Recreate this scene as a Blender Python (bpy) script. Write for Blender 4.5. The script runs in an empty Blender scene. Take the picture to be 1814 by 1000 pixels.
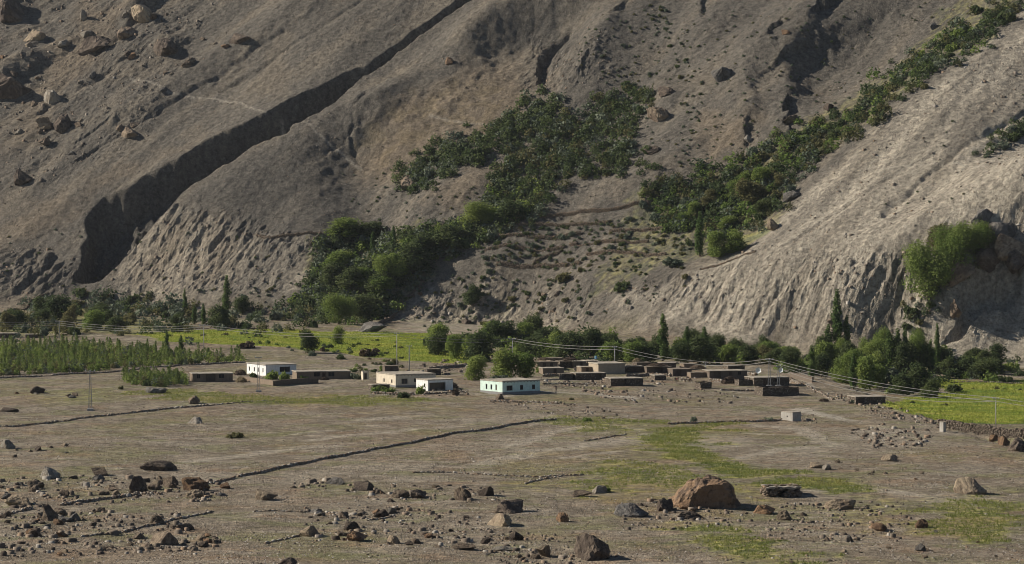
import bpy, bmesh, math, random
import numpy as np
from mathutils import Vector, Matrix

scene = bpy.context.scene
COL = scene.collection
# ------------------------------------------------------------------ camera
F = 5143.0                    # focal length in photograph pixels (1814 wide)
CAMZ = 52.0
TH = 130.0 / F                # pitch below the horizon
cam_d = bpy.data.cameras.new('camera')
cam_d.sensor_fit = 'HORIZONTAL'; cam_d.sensor_width = 36.0
cam_d.lens = 36.0 * F / 1814.0
cam_d.clip_start = 1.0; cam_d.clip_end = 6000.0
cam = bpy.data.objects.new('camera', cam_d); COL.objects.link(cam)
cam.location = (0, 0, CAMZ)
cam.rotation_euler = (math.pi / 2 - TH, 0, 0)
scene.camera = cam
# ------------------------------------------------------------------ light
SUN_EL = math.radians(30.0)
SUN_AZ = math.radians(15.0)   # towards +Y from -X
sdir = Vector((-math.cos(SUN_EL) * math.cos(SUN_AZ), math.cos(SUN_EL) * math.sin(SUN_AZ), math.sin(SUN_EL)))
world = bpy.data.worlds.new('World'); scene.world = world; world.use_nodes = True
wn = world.node_tree.nodes; wl = world.node_tree.links
sky = wn.new('ShaderNodeTexSky'); sky.sky_type = 'NISHITA'; sky.sun_disc = False
sky.sun_elevation = SUN_EL; sky.sun_rotation = math.atan2(sdir.x, sdir.y)
sky.altitude = 2800; sky.air_density = 1.0; sky.dust_density = 0.6
wn['Background'].inputs['Strength'].default_value = 0.044
wl.new(sky.outputs[0], wn['Background'].inputs['Color'])
sun_d = bpy.data.lights.new('sun', 'SUN'); sun_d.energy = 4.4; sun_d.angle = math.radians(0.53)
sun_d.color = (1.0, 0.91, 0.78)
sun = bpy.data.objects.new('sun', sun_d); COL.objects.link(sun)
sun.rotation_euler = sdir.to_track_quat('Z', 'Y').to_euler()
vs = scene.view_settings
vs.view_transform = 'Standard'; vs.look = 'None'; vs.exposure = 0.64; vs.gamma = 1.0; vs.use_curve_mapping = False
scene.cycles.filter_width = 1.0; scene.cycles.max_bounces = 5; scene.cycles.diffuse_bounces = 2; scene.cycles.transparent_max_bounces = 6

# ------------------------------------------------------------------ numeric helpers
rs = np.random.RandomState(7)
_perm = np.arange(512); rs.shuffle(_perm); _perm = np.concatenate([_perm, _perm])
_ang = rs.rand(512) * 2 * np.pi; _gx = np.cos(_ang); _gy = np.sin(_ang)
def perlin(x, y, seed=0):
    x = np.asarray(x, float) + seed * 17.31; y = np.asarray(y, float) + seed * 9.77
    xi = np.floor(x).astype(int); yi = np.floor(y).astype(int)
    xf = x - xi; yf = y - yi
    def g(ix, iy, dx, dy):
        h = _perm[(_perm[ix & 511] + iy) & 511]
        return _gx[h] * dx + _gy[h] * dy
    u = xf * xf * xf * (xf * (xf * 6 - 15) + 10); v = yf * yf * yf * (yf * (yf * 6 - 15) + 10)
    a = g(xi, yi, xf, yf); b = g(xi + 1, yi, xf - 1, yf)
    c = g(xi, yi + 1, xf, yf - 1); d = g(xi + 1, yi + 1, xf - 1, yf - 1)
    return (a + u * (b - a)) * (1 - v) + (c + u * (d - c)) * v * 1.0
def fbm(x, y, o=4, seed=0):
    s = 0; a = 1.0
    for k in range(o):
        s = s + a * perlin(x * 2 ** k, y * 2 ** k, seed + k * 3); a *= 0.5
    return s * 1.3
def ridged(x, y, o=3, seed=0):
    s = 0; a = 1.0
    for k in range(o):
        s = s + a * (1 - 2.2 * np.abs(perlin(x * 2 ** k, y * 2 ** k, seed + k * 5))); a *= 0.5
    return s / 1.75
def sstep(a, b, x):
    t = np.clip((x - a) / (b - a), 0, 1); return t * t * (3 - 2 * t)
def ray(px, py):
    px = np.asarray(px, float); py = np.asarray(py, float)
    c, s = math.cos(TH), math.sin(TH)
    u = -(py - 500)
    return (px - 907) / F, c + s * u / F, -s + c * u / F
def seg_dist(x, y, pts):
    best = np.full(x.shape, 1e9)
    for (x0, y0), (x1, y1) in zip(pts[:-1], pts[1:]):
        dx, dy = x1 - x0, y1 - y0; L = dx * dx + dy * dy + 1e-9
        t = np.clip(((x - x0) * dx + (y - y0) * dy) / L, 0, 1)
        best = np.minimum(best, np.hypot(x - x0 - t * dx, y - y0 - t * dy))
    return best
def inside(x, y, poly):
    r = np.zeros(x.shape, bool); n = len(poly)
    for i in range(n):
        x0, y0 = poly[i]; x1, y1 = poly[(i + 1) % n]
        if y0 == y1: continue
        c = ((y0 > y) != (y1 > y)) & (x < (x1 - x0) * (y - y0) / (y1 - y0) + x0)
        r ^= c
    return r
def sdist(x, y, poly):
    d = seg_dist(x, y, list(poly) + [poly[0]])
    return np.where(inside(x, y, poly), d, -d)
class TPS:
    def __init__(s, pts, smooth=0.0):
        p = np.array(pts, float); s.sc = 100.0
        s.x = p[:, 0] / s.sc; s.y = p[:, 1] / s.sc; n = len(p)
        K = s.U(s.x[:, None] - s.x[None], s.y[:, None] - s.y[None]) + smooth * np.eye(n)
        A = np.zeros((n + 3, n + 3)); A[:n, :n] = K
        A[:n, n] = 1; A[:n, n + 1] = s.x; A[:n, n + 2] = s.y; A[n:, :n] = A[:n, n:].T
        s.w = np.linalg.solve(A, np.concatenate([p[:, 2], [0, 0, 0]]))
    @staticmethod
    def U(dx, dy):
        r2 = dx * dx + dy * dy + 1e-12
        return 0.5 * r2 * np.log(r2)
    def __call__(s, x, y):
        x = x / s.sc; y = y / s.sc; n = len(s.x)
        out = s.w[n] + s.w[n + 1] * x + s.w[n + 2] * y
        for i in range(n): out = out + s.w[i] * s.U(x - s.x[i], y - s.y[i])
        return out

# ------------------------------------------------------------------ the lie of the land
def at_z(px, py, z):          # the point on a sight line at a known height
    a, b, c = ray(px, py); t = (z - CAMZ) / c
    return (a * t, b * t, z)
def at_d(px, py, d):          # ... or at a known distance
    a, b, c = ray(px, py); t = d / b
    return (a * t, d, CAMZ + c * t)
plain_pts = [at_z(*p) for p in [
    (0, 1000, 0), (450, 1000, -.2), (907, 1000, -.5), (1350, 1000, 0), (1814, 1000, .3), (0, 900, 0), (600, 900, 0), (1200, 900, 0),
    (1700, 920, -.3), (0, 800, .3), (500, 800, .2), (1000, 800, 0), (1500, 820, 0), (0, 720, .5), (450, 720, .5), (900, 715, .5),
    (1350, 715, 0), (0, 660, 1.2), (450, 655, 1.4), (907, 655, 1.4), (1300, 650, .6), (80, 600, 4), (300, 605, 4), (600, 600, 4),
    (850, 595, 3.6), (0, 572, 6), (180, 560, 7), (560, 585, 5), (1100, 615, 2), (1400, 640, .4)]]
plain_pts += [(x, y, z) for x in (-330, 0, 330) for y, z in ((0, 46), (70, 33), (160, 17), (280, 4), (360, 1))]
plain_pts += [(-330, 900, 1), (-330, 600, 0), (330, 600, 0), (330, 1000, -1), (-330, 1250, 6), (0, 1350, 5), (330, 1300, 0)]
plain_tps = TPS(plain_pts, 1e-4)
foot_px = [(-200, 1310), (0, 1300), (200, 1285), (420, 1250), (560, 1225), (760, 1205), (900, 1195), (1050, 1150), (1200, 1120), (1400, 1098), (1600, 1082),
           (1814, 1062), (2100, 1040)]
foot_x = [(p - 907) / F * d for p, d in foot_px]; foot_y = [d for _, d in foot_px]
rim_y = [300, 560, 615, 693, 782, 938, 1000]; rim_x = [135, 114, 108, 104, 99, 90, 86]
def z_plain(x, y):
    z = plain_tps(np.clip(x, -330, 330), np.clip(y, 0, 1350))
    xr = np.interp(y, rim_y, rim_x) + 3.0 * perlin(y / 30.0, y * 0, 4)
    drop = 6.0 * sstep(xr, xr + 17, x) * (1 - .35 * sstep(950, 1060, y))
    return z - drop * sstep(380, 560, y)
mp = [at_d(*p) for p in [
    # brow of the left scarp and the fans above it
    (-120, 470, 1345), (0, 452, 1338), (150, 420, 1336), (310, 372, 1322), (450, 412, 1296), (560, 422, 1276), (640, 425, 1268),
    (0, 300, 1400), (0, 150, 1475), (0, 0, 1560), (-200, 200, 1470), (-200, 0, 1600), (200, 250, 1400), (220, 60, 1490),
    (400, 150, 1425), (400, 0, 1500), (480, 330, 1322), (520, 250, 1345), (640, 330, 1305), (640, 240, 1345), (700, 150, 1385),
    (820, 0, 1440), (620, 60, 1430), (900, 100, 1392), (850, 200, 1345), (800, 300, 1300), (720, 390, 1270),
    # centre
    (1000, 30, 1405), (1000, 180, 1335), (1000, 300, 1270), (1180, 0, 1385), (1180, 120, 1335), (1150, 250, 1280), (1400, 0, 1350),
    (1600, 0, 1325), (1500, 120, 1290), (1400, 210, 1252), (1330, 110, 1310), (1280, 290, 1232), (900, 370, 1255), (1100, 350, 1235), (1240, 380, 1205),
    (1000, 420, 1225), (1150, 440, 1190), (880, 460, 1222), (1040, 490, 1186), (760, 480, 1234), (660, 500, 1236), (560, 520, 1246),
    (860, 540, 1208), (1000, 540, 1180),
    # ravine bed behind the right spur
    (1814, -10, 1290), (1700, 75, 1262), (1600, 145, 1240), (1525, 222, 1216), (1400, 330, 1188), (1310, 425, 1168),
    # right spur: crest, face, brow of its scarp
    (1814, 40, 1252), (1690, 115, 1226), (1600, 180, 1205), (1540, 245, 1188), (1405, 360, 1166), (1320, 440, 1152), (1230, 482, 1150),
    (1950, 0, 1262), (1814, 150, 1205), (1814, 260, 1160), (1700, 240, 1172), (1650, 330, 1146), (1550, 370, 1142), (1450, 420, 1134),
    (1130, 505, 1162), (1300, 480, 1136), (1400, 466, 1122), (1520, 468, 1108), (1620, 440, 1106), (1720, 400, 1103), (1814, 350, 1102),
    (1950, 300, 1105), (1250, 560, 1128), (1500, 560, 1094), (1640, 560, 1086), (1700, 620, 1072), (1814, 545, 1082), (1950, 500, 1078)]]
for px_, d_ in foot_px:
    x_ = (px_ - 907) / F * d_
    mp.append((x_, d_ + 2, float(z_plain(np.array(x_), np.array(d_ + 2.0))) + 1.0))
    mp.append((x_, d_ - 45, float(z_plain(np.array(x_), np.array(d_ - 45.0))) - 4))
mtn_tps = TPS(mp, 2e-4)
def z_macro(x, y):
    zp = z_plain(x, y)
    xc = np.clip(x, -340, 300); v = (y - np.interp(xc, foot_x, foot_y)) * 0.87
    zm = mtn_tps(xc, np.clip(y, 900, 1640)) + 0.25 * np.clip(y - 1640, 0, 600)
    w = sstep(-16, 12, v)
    return zp * (1 - w) + zm * w, v

STEP = 0.8
xs = np.concatenate([np.linspace(-1500, -300, 13)[:-1], np.linspace(-300, -228, 30)[:-1], np.arange(-228, 232, STEP), np.linspace(232, 300, 28)[1:], np.linspace(300, 1500, 13)[1:]])
ys = np.concatenate([np.linspace(-300, 380, 40)[:-1], np.arange(380, 440, 2.0), np.arange(440, 700, 0.9), np.arange(700, 1040, 1.1), np.arange(1040, 1560, 0.78), np.linspace(1560, 1640, 30)[1:], np.linspace(1640, 2600, 20)[1:]])
GX, GY = np.meshgrid(xs, ys)          # rows follow y
GZ, GV = z_macro(GX, GY)
def height(x, y, Z=None):
    Z = GZ if Z is None else Z
    x = np.asarray(x, float); y = np.asarray(y, float)
    i = np.clip(np.searchsorted(xs, x) - 1, 0, len(xs) - 2); j = np.clip(np.searchsorted(ys, y) - 1, 0, len(ys) - 2)
    u = np.clip((x - xs[i]) / (xs[i + 1] - xs[i]), 0, 1); v = np.clip((y - ys[j]) / (ys[j + 1] - ys[j]), 0, 1)
    return (Z[j, i] * (1 - u) + Z[j, i + 1] * u) * (1 - v) + (Z[j + 1, i] * (1 - u) + Z[j + 1, i + 1] * u) * v
TS = np.arange(400, 1700, 0.7)
def P(px, py, Z=None):                # the ground point a sight line meets first
    a, b, c = ray(px, py)
    t = TS / b; g = CAMZ + c * t - height(a * t, b * t, Z)
    k = int(np.argmax(g <= 0)) if (g <= 0).any() else len(TS) - 1
    if k > 0:
        f = g[k - 1] / (g[k - 1] - g[k] + 1e-9); tt = t[k - 1] + f * (t[k] - t[k - 1])
    else: tt = t[0]
    return (float(a * tt), float(b * tt), float(CAMZ + c * tt))
def PL(pts, Z=None): return [P(p[0], p[1], Z)[:2] for p in pts]
def scale_at(p): return F / p[1]      # photograph pixels per metre there
Z0 = GZ.copy()
def carve(L, R, ratio, wall=.2, bank=.45, dmax=15):
    """a gully between two rims: steep wall under L, easier bank under R"""
    global GZ
    l = PL(L, Z0); r = PL(R, Z0); poly = l + r[::-1]
    ax = np.array(poly); m = (GX > ax[:, 0].min()) & (GX < ax[:, 0].max()) & (GY > ax[:, 1].min()) & (GY < ax[:, 1].max())
    x, y = GX[m], GY[m]
    x2 = x + 1.6 * perlin(x / 6, y / 6, 31) + 3.2 * perlin(x / 17, y / 17, 32); y2 = y + 1.6 * perlin(x / 6, y / 6, 37) + 3.2 * perlin(x / 17, y / 17, 38)
    ins = inside(x2, y2, poly); dl = seg_dist(x2, y2, l); dr = seg_dist(x2, y2, r); w = dl + dr + 1e-6; t = dl / w
    D = np.minimum(ratio * w, dmax)
    prof = np.minimum(np.clip(t / wall, 0, 1), np.clip((1 - t) / bank, 0, 1))
    dz = np.where(ins, D * (prof * .75 + .25 * prof * prof * (3 - 2 * prof)), 0)
    zz = GZ[m]; GZ[m] = zz - dz * (1 + .22 * fbm(x / 5, y / 5, 2, 33))
def ridge(pts, amp, sig, asym=1.0):
    global GZ
    l = PL(pts, Z0); ax = np.array(l); q = 3.2 * sig
    m = (GX > ax[:, 0].min() - q) & (GX < ax[:, 0].max() + q) & (GY > ax[:, 1].min() - q) & (GY < ax[:, 1].max() + q)
    x, y = GX[m], GY[m]; d = seg_dist(x, y, l)
    GZ[m] = GZ[m] + amp * np.exp(-(d / sig) ** 2)
# the long shadowed gully on the left
carve([(838, -30), (800, 8), (720, 58), (640, 118), (590, 138), (520, 175), (480, 195), (390, 235), (300, 285), (230, 325), (180, 352), (157, 385), (150, 420), (138, 470), (128, 500)],
      [(868, -28), (842, 6), (786, 38), (706, 88), (628, 148), (590, 190), (545, 214), (508, 238), (448, 262), (414, 290), (340, 332), (300, 374), (240, 436), (200, 480), (176, 505)], .75, .14, .10, 19)
# hollow under the crag on the right
carve([(1806, 452), (1765, 476), (1722, 480), (1702, 515), (1687, 560), (1664, 606)],
      [(1806, 515), (1778, 548), (1742, 553), (1705, 582), (1668, 612)], 1.1, .06, .22, 20)
swale_done = True
carve([(1850, 330), (1790, 372), (1745, 395), (1690, 395), (1640, 440), (1590, 500), (1560, 545), (1545, 570)],
      [(1850, 372), (1790, 412), (1750, 440), (1700, 470), (1680, 500), (1650, 540), (1620, 570), (1580, 590)], .18, .3, .5, 5)
carve([(1008, 62), (965, 88), (948, 112), (950, 138), (962, 158)], [(1015, 68), (990, 92), (980, 112), (976, 140), (970, 160)], .55, .3, .5, 5)
def scarp(pts, amp, wl, wr):
    """a rise that climbs slowly on the left of the line and falls away quickly on its right"""
    global GZ
    l = PL(pts, Z0); ax = np.array(l); q = 2.6 * max(wl, wr)
    m = (GX > ax[:, 0].min() - q) & (GX < ax[:, 0].max() + q) & (GY > ax[:, 1].min() - q) & (GY < ax[:, 1].max() + q)
    x, y = GX[m], GY[m]
    x = x + 2.5 * fbm(x / 9, y / 9, 3, 41); y = y + 2.5 * fbm(x / 9, y / 9, 3, 43)
    d = seg_dist(x, y, l); sg = np.zeros(x.shape); bd = np.full(x.shape, 1e9)
    for (x0, y0), (x1, y1) in zip(l[:-1], l[1:]):
        dx, dy = x1 - x0, y1 - y0; L2 = dx * dx + dy * dy + 1e-9
        t = np.clip(((x - x0) * dx + (y - y0) * dy) / L2, 0, 1); dd = np.hypot(x - x0 - t * dx, y - y0 - t * dy)
        k = dd < bd; bd = np.where(k, dd, bd); sg = np.where(k, np.sign(dx * (y - y0) - dy * (x - x0)), sg)
    w = np.where(sg < 0, wl, wr)      # lines run downhill, so the sunny side lies on their right hand
    GZ[m] = GZ[m] + 1.35 * amp * np.exp(-(d / w) ** 2)
scarp([(1425, 75), (1395, 100), (1385, 140), (1390, 185)], 5.5, 24, 9)
scarp([(1345, 120), (1318, 150), (1316, 190), (1320, 225)], 3.2, 16, 6)
scarp([(1075, 70), (1050, 100), (1040, 130)], 2.6, 14, 7)
# rills and side gullies of the scarps
for L, w in [([(1420, 458), (1385, 500), (1360, 540), (1335, 570)], 18), ([(1590, 455), (1555, 500), (1525, 545), (1505, 575)], 16),
             ([(1540, 470), (1500, 520), (1480, 560)], 12), ([(1300, 470), (1270, 500), (1250, 515)], 12), ([(360, 415), (345, 445), (338, 470)], 18),
             ([(400, 415), (375, 440), (370, 452)], 16), ([(20, 455), (10, 500), (8, 520)], 14), ([(62, 455), (50, 500), (48, 525)], 14),
             ([(90, 460), (80, 500), (76, 520)], 14), ([(1650, 545), (1620, 575), (1600, 600)], 14), ([(1460, 480), (1430, 520), (1410, 560)], 10),
             ([(1700, 250), (1600, 300), (1480, 380), (1400, 430)], 12), ([(1814, 205), (1720, 255), (1640, 310), (1560, 380)], 16), ([(1814, 330), (1760, 370), (1700, 420)], 10),
             ([(640, 180), (615, 215), (612, 240), (622, 272)], 14), ([(500, 60), (400, 130), (250, 220), (120, 290)], 12), ([(330, 40), (200, 120), (60, 200)], 14),
             ([(240, 30), (200, 65), (160, 90)], 16), ([(640, 0), (560, 50), (480, 110), (380, 165)], 10)]:
    carve(L, [(x + w, y + w * .35) for x, y in L], .26, .45, .6, 3.2)
# swellings of the slope
ridge([(1000, 10), (880, 60), (760, 140), (690, 190)], 5, 15)
ridge([(1050, 60), (1060, 110), (1030, 150)], 4, 12)
ridge([(900, 250), (800, 320), (760, 350)], 2.5, 9)
ridge([(1814, 190), (1640, 300), (1480, 400)], 2.5, 12)
ridge([(1814, 290), (1700, 360), (1560, 440)], 2.5, 11)
ridge([(1700, 470), (1690, 485)], 4, 5)
ridge([(1170, 175), (1180, 205)], 3.0, 6)
ridge([(40, 120), (0, 150)], 9, 11); ridge([(255, 0), (235, 25)], 7, 7); ridge([(60, -10), (0, 20)], 8, 9)
ridge([(285, 80), (305, 85)], 3.5, 5)
# folds: each crest falls away on its right, into a swale
ridge([(760, 140), (690, 210), (640, 270), (630, 330), (650, 395)], -9, 18)
scarp([(900, 10), (770, 110), (660, 190), (540, 275), (430, 345)], 3.0, 18, 30)
scarp([(1010, -10), (930, 40), (830, 105), (740, 165), (680, 205)], 6.5, 16, 24)
ridge([(1010, 60), (940, 75), (880, 110)], -4, 12)
scarp([(1130, -10), (1110, 60), (1085, 110), (1040, 170)], 4, 22, 16)
scarp([(1240, 60), (1230, 150), (1210, 230), (1180, 290)], 4, 24, 16)
scarp([(1560, 10), (1500, 50), (1450, 90)], 5, 24, 14)
scarp([(560, -10), (440, 80), (330, 150), (220, 210)], 4, 18, 14)
scarp([(980, 240), (900, 290), (820, 350)], 3, 12, 10)
ridge([(1020, 205), (930, 262), (880, 300)], -3, 9)
# fine relief
# the embankment that carries the tall field wall
EMB = [at_z(1664, 761, -.4)[:2], at_z(1740, 770, -.6)[:2], at_z(1840, 782, -.9)[:2]]
d_ = seg_dist(GX, GY, EMB); GZ = np.where(d_ < 14, np.maximum(GZ, -.3 - .006 * (GX - 100) - 6.5 * sstep(1.6, 9, d_)), GZ)
tp = (GV > -30) & (GV < 420) & (np.abs(GX) < 300)
mm = sstep(-4, 8, GV)
def uv_fall(x, y): return x * 0.74 - y * 0.67, x * 0.67 + y * 0.74
fu, fv = uv_fall(GX, GY)
def zone(poly, soft, namp=6.0, nscale=14.0, seed=3, Z=None):
    pl = PL(poly, Z); ax = np.array(pl); q = soft + namp + 2; out = np.zeros(GX.shape)
    m = (GX > ax[:, 0].min() - q) & (GX < ax[:, 0].max() + q) & (GY > ax[:, 1].min() - q) & (GY < ax[:, 1].max() + q)
    x, y = GX[m], GY[m]
    out[m] = sstep(-soft, soft, sdist(x, y, pl) + namp * fbm(x / nscale, y / nscale, 3, seed))
    return out
rockz = np.zeros(GX.shape)
for poly in [[(-60, 455), (60, 452), (130, 460), (135, 500), (100, 525), (-60, 530)],
             [(310, 372), (440, 408), (560, 432), (545, 480), (480, 515), (320, 530), (200, 520), (230, 450)],
             [(1130, 505), (1230, 490), (1400, 462), (1600, 445), (1720, 400), (1850, 350), (1850, 560), (1650, 600), (1500, 600), (1400, 590), (1250, 570), (1100, 545)],
             [(720, 500), (860, 480), (1060, 505), (1100, 540), (1020, 570), (850, 575), (700, 565)],
             
             [(940, 70), (1060, 60), (1080, 120), (1000, 165), (930, 160)]]:
    rockz = np.maximum(rockz, zone(poly, 6))
strong = np.zeros(GX.shape)
boulderz = zone([(-60, -20), (420, -20), (330, 90), (250, 240), (60, 340), (-60, 330)], 8); spurz = zone([(1814, 30), (1690, 115), (1540, 245), (1400, 370), (1250, 482), (1400, 470), (1600, 445), (1850, 350)], 6)
for poly in [[(-60, 455), (60, 452), (130, 460), (135, 500), (100, 520), (-60, 525)], [(310, 372), (440, 408), (540, 425), (500, 460), (380, 470), (260, 440)],
             [(1230, 545), (1330, 540), (1400, 490), (1580, 460), (1700, 405), (1850, 360), (1850, 470), (1680, 520), (1560, 575), (1480, 605), (1400, 590), (1250, 570)]]:
    strong = np.maximum(strong, zone(poly, 5))
bz = boulderz[tp]; x, y, m = GX[tp], GY[tp], mm[tp]; u, w = fu[tp], fv[tp]; rk = rockz[tp]; st = strong[tp]
dz = m * (2.2 * fbm(u / 55, w / 120, 3, 11) + .6 * fbm(u / 13, w / 40, 3, 12) + .42 * fbm(x / 4, y / 4, 3, 13) + .14 * perlin(x / 1.7, y / 1.7, 17))
dz += rk * (1.2 * ridged(u / 9, w / 26, 3, 14) + 1.0 * fbm(x / 3.6, y / 3.6, 3, 15) + .45 * perlin(x / 1.5, y / 1.5, 18) - .6)
dz += st * (2.6 * ridged(u / 6.5, w / 40, 3, 16) - .5)
dz += bz * (1.1 * fbm(u / 10, w / 20, 3, 19) + .8 * np.maximum(0, fbm(x / 6, y / 6, 3, 20)) + .3 * perlin(x / 1.8, y / 1.8, 24)); dz += spurz[tp] * .5 * ridged(u / 7, w / 50, 3, 25)
GZ[tp] += dz
pm = 1 - sstep(-12, 4, GV)
GZ += pm * (0.55 * fbm(GX / 46, GY / 46, 3, 21) + .20 * fbm(GX / 9, GY / 9, 4, 22) * sstep(380, 450, GY))
bank = sstep(0, 3, GX - np.interp(GY, rim_y, rim_x)) * (1 - sstep(17, 24, GX - np.interp(GY, rim_y, rim_x))) * sstep(420, 560, GY) * pm
GZ += bank * .7 * fbm(GX / 4, GY / 6, 3, 23)
# ------------------------------------------------------------------ materials
def new_mat(name):
    m = bpy.data.materials.new(name); m.use_nodes = True
    nt = m.node_tree; b = nt.nodes['Principled BSDF']
    b.inputs['Roughness'].default_value = .9; b.inputs['Specular IOR Level'].default_value = .15
    return m, nt, b
def N(nt, t, **k):
    n = nt.nodes.new(t)
    for a, v in k.items():
        if a in n.inputs.keys() if hasattr(n.inputs, 'keys') else False: n.inputs[a].default_value = v
        else: setattr(n, a, v)
    return n
def noise(nt, vec, scale, detail=4, rough=.55):
    n = nt.nodes.new('ShaderNodeTexNoise'); n.inputs['Scale'].default_value = scale
    n.inputs['Detail'].default_value = detail; n.inputs['Roughness'].default_value = rough
    nt.links.new(vec, n.inputs['Vector']); return n.outputs['Fac']
def ramp(nt, fac, stops):
    r = nt.nodes.new('ShaderNodeValToRGB'); e = r.color_ramp.elements
    while len(e) < len(stops): e.new(.5)
    for k, (p, c) in zip(e, stops):
        k.position = p; k.color = (c, c, c, 1) if not hasattr(c, '__len__') else (*c, 1)
    nt.links.new(fac, r.inputs[0]); return r.outputs['Color']
def mix(nt, fac, a, b, mode='MIX'):
    n = nt.nodes.new('ShaderNodeMix'); n.data_type = 'RGBA'; n.blend_type = mode
    for s, v in ((n.inputs[0], fac), (n.inputs[6], a), (n.inputs[7], b)):
        if hasattr(v, 'type'): nt.links.new(v, s)
        elif hasattr(v, '__len__'): s.default_value = (*v, 1)
        else: s.default_value = v
    return n.outputs[2]
def math_n(nt, op, a, b=0.0):
    n = nt.nodes.new('ShaderNodeMath'); n.operation = op
    for s, v in ((n.inputs[0], a), (n.inputs[1], b)):
        if hasattr(v, 'type'): nt.links.new(v, s)
        else: s.default_value = v
    return n.outputs[0]
def attr(nt, name):
    n = nt.nodes.new('ShaderNodeAttribute'); n.attribute_name = name; return n
def bump(nt, b, h, strength, dist):
    n = nt.nodes.new('ShaderNodeBump'); n.inputs['Strength'].default_value = strength; n.inputs['Distance'].default_value = dist
    nt.links.new(h, n.inputs['Height']); nt.links.new(n.outputs[0], b.inputs['Normal'])
def coords(nt, kind='Object'): return nt.nodes.new('ShaderNodeTexCoord').outputs[kind]

def ground_material():
    m, nt, b = new_mat('stony_earth')
    co = coords(nt); c = attr(nt, 'earth').outputs['Color']; soft = attr(nt, 'soft').outputs['Fac']
    fine = noise(nt, co, .55, 5, .75); speck = noise(nt, co, 2.3, 2, .7)
    c = mix(nt, ramp(nt, fine, [(.33, .85), (.50, 0)]), c, mix(nt, 1, c, (.34, .32, .30), 'MULTIPLY'))
    c = mix(nt, ramp(nt, fine, [(.50, 0), (.68, .8)]), c, mix(nt, 1, c, (1.75, 1.7, 1.6), 'MULTIPLY'))
    sp = math_n(nt, 'MULTIPLY', ramp(nt, speck, [(.60, 0), (.67, .6)]), math_n(nt, 'SUBTRACT', 1.0, soft))
    c = mix(nt, sp, c, (.38, .35, .30))
    c = mix(nt, ramp(nt, speck, [(.33, .5), (.41, 0)]), c, (.055, .046, .036))
    nt.links.new(c, b.inputs['Base Color'])
    h = math_n(nt, 'ADD', math_n(nt, 'MULTIPLY', fine, .7), math_n(nt, 'MULTIPLY', speck, .4))
    bump(nt, b, h, 1.0, 1.9)
    b.inputs['Roughness'].default_value = .95
    return m
MAT_GROUND = ground_material()

# ------------------------------------------------------------------ what grows and lies where, and slopes painted as shaded
A = {k: np.zeros(GX.shape) for k in ('mtn', 'pale', 'dust', 'ochre', 'grass', 'field', 'tawny', 'ash_and_shade')}
A['mtn'] = sstep(-8, 14, GV)
def paint(k, poly, val=1.0, soft=3, namp=5, nscale=12, seed=5):
    A[k] = np.maximum(A[k], val * zone(poly, soft, namp, nscale, seed))
def stripe(k, pts, width, val=1.0, namp=.8, nscale=6, seed=6):
    l = PL(pts); ax = np.array(l); q = width * 2 + 4
    m = (GX > ax[:, 0].min() - q) & (GX < ax[:, 0].max() + q) & (GY > ax[:, 1].min() - q) & (GY < ax[:, 1].max() + q)
    x, y = GX[m], GY[m]; d = seg_dist(x, y, l) + namp * perlin(x / nscale, y / nscale, seed)
    A[k][m] = np.maximum(A[k][m], val * (1 - sstep(width * .5, width, d)))
FIELD_L = [(240, 592), (330, 585), (450, 583), (560, 587), (640, 589), (760, 591), (830, 600), (860, 632), (820, 644), (700, 640), (610, 628), (520, 618), (430, 611), (300, 606)]
FIELD_R = [(1555, 716), (1600, 706), (1690, 695), (1640, 672), (1760, 676), (1850, 672), (1850, 752), (1770, 752), (1690, 748), (1620, 735)]
paint('field', FIELD_L, 1, 2, 4, 20); paint('field', FIELD_R, 1, 2, 3, 20)
paint('field', [(560, 440), (600, 428), (640, 425), (720, 430), (640, 445)], .4, 1, 2)
paint('field', [(1290, 425), (1380, 395), (1350, 420), (1320, 440)], .4, 1, 1)
paint('grass', [(1120, 775), (1180, 752), (1330, 750), (1260, 765), (1230, 790), (1330, 825), (1480, 850), (1560, 865), (1480, 868), (1360, 862), (1250, 838), (1170, 808)], .85, 6, 11)
paint('grass', [(1000, 830), (1120, 815), (1210, 820), (1330, 855), (1330, 890), (1250, 880), (1130, 870), (1040, 880), (960, 860)], .5, 7, 14)
paint('grass', [(1190, 940), (1260, 925), (1330, 950), (1420, 985), (1500, 1010), (1330, 1000), (1230, 965)], .7, 4, 9)
paint('grass', [(1640, 885), (1720, 870), (1814, 890), (1814, 970), (1700, 960), (1600, 930)], .6, 4, 9)
paint('grass', [(200, 692), (330, 690), (480, 705), (700, 702), (760, 712), (640, 720), (480, 716), (330, 712)], .55, 3, 8)
paint('grass', [(0, 700), (160, 690), (260, 700), (120, 715)], .3, 4, 9)
paint('grass', [(930, 745), (1060, 738), (1180, 745), (1050, 765)], .5, 3, 7)
paint('grass', [(1480, 890), (1600, 880), (1640, 930), (1500, 950)], .4, 4, 9)
paint('grass', [(560, 425), (720, 410), (860, 400), (760, 470), (680, 560), (560, 560), (540, 480)], .3, 4, 8)
paint('grass', [(0, 560), (120, 545), (330, 575), (330, 592), (0, 592)], .5, 4, 8)
paint('grass', [(1130, 340), (1400, 300), (1380, 380), (1290, 440), (1180, 470), (1060, 520), (1090, 430)], .26, 4, 8)
paint('grass', [(1814, -10), (1700, 0), (1560, 140), (1400, 240), (1250, 320), (1330, 340), (1480, 262), (1600, 160), (1750, 70)], .25, 4, 8)
paint('ochre', [(900, 850), (1100, 835), (1340, 860), (1310, 915), (1200, 935), (1060, 890)], .5, 4, 12)
paint('ochre', [(450, 712), (760, 715), (900, 730), (640, 735)], .35, 4, 12)
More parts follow.
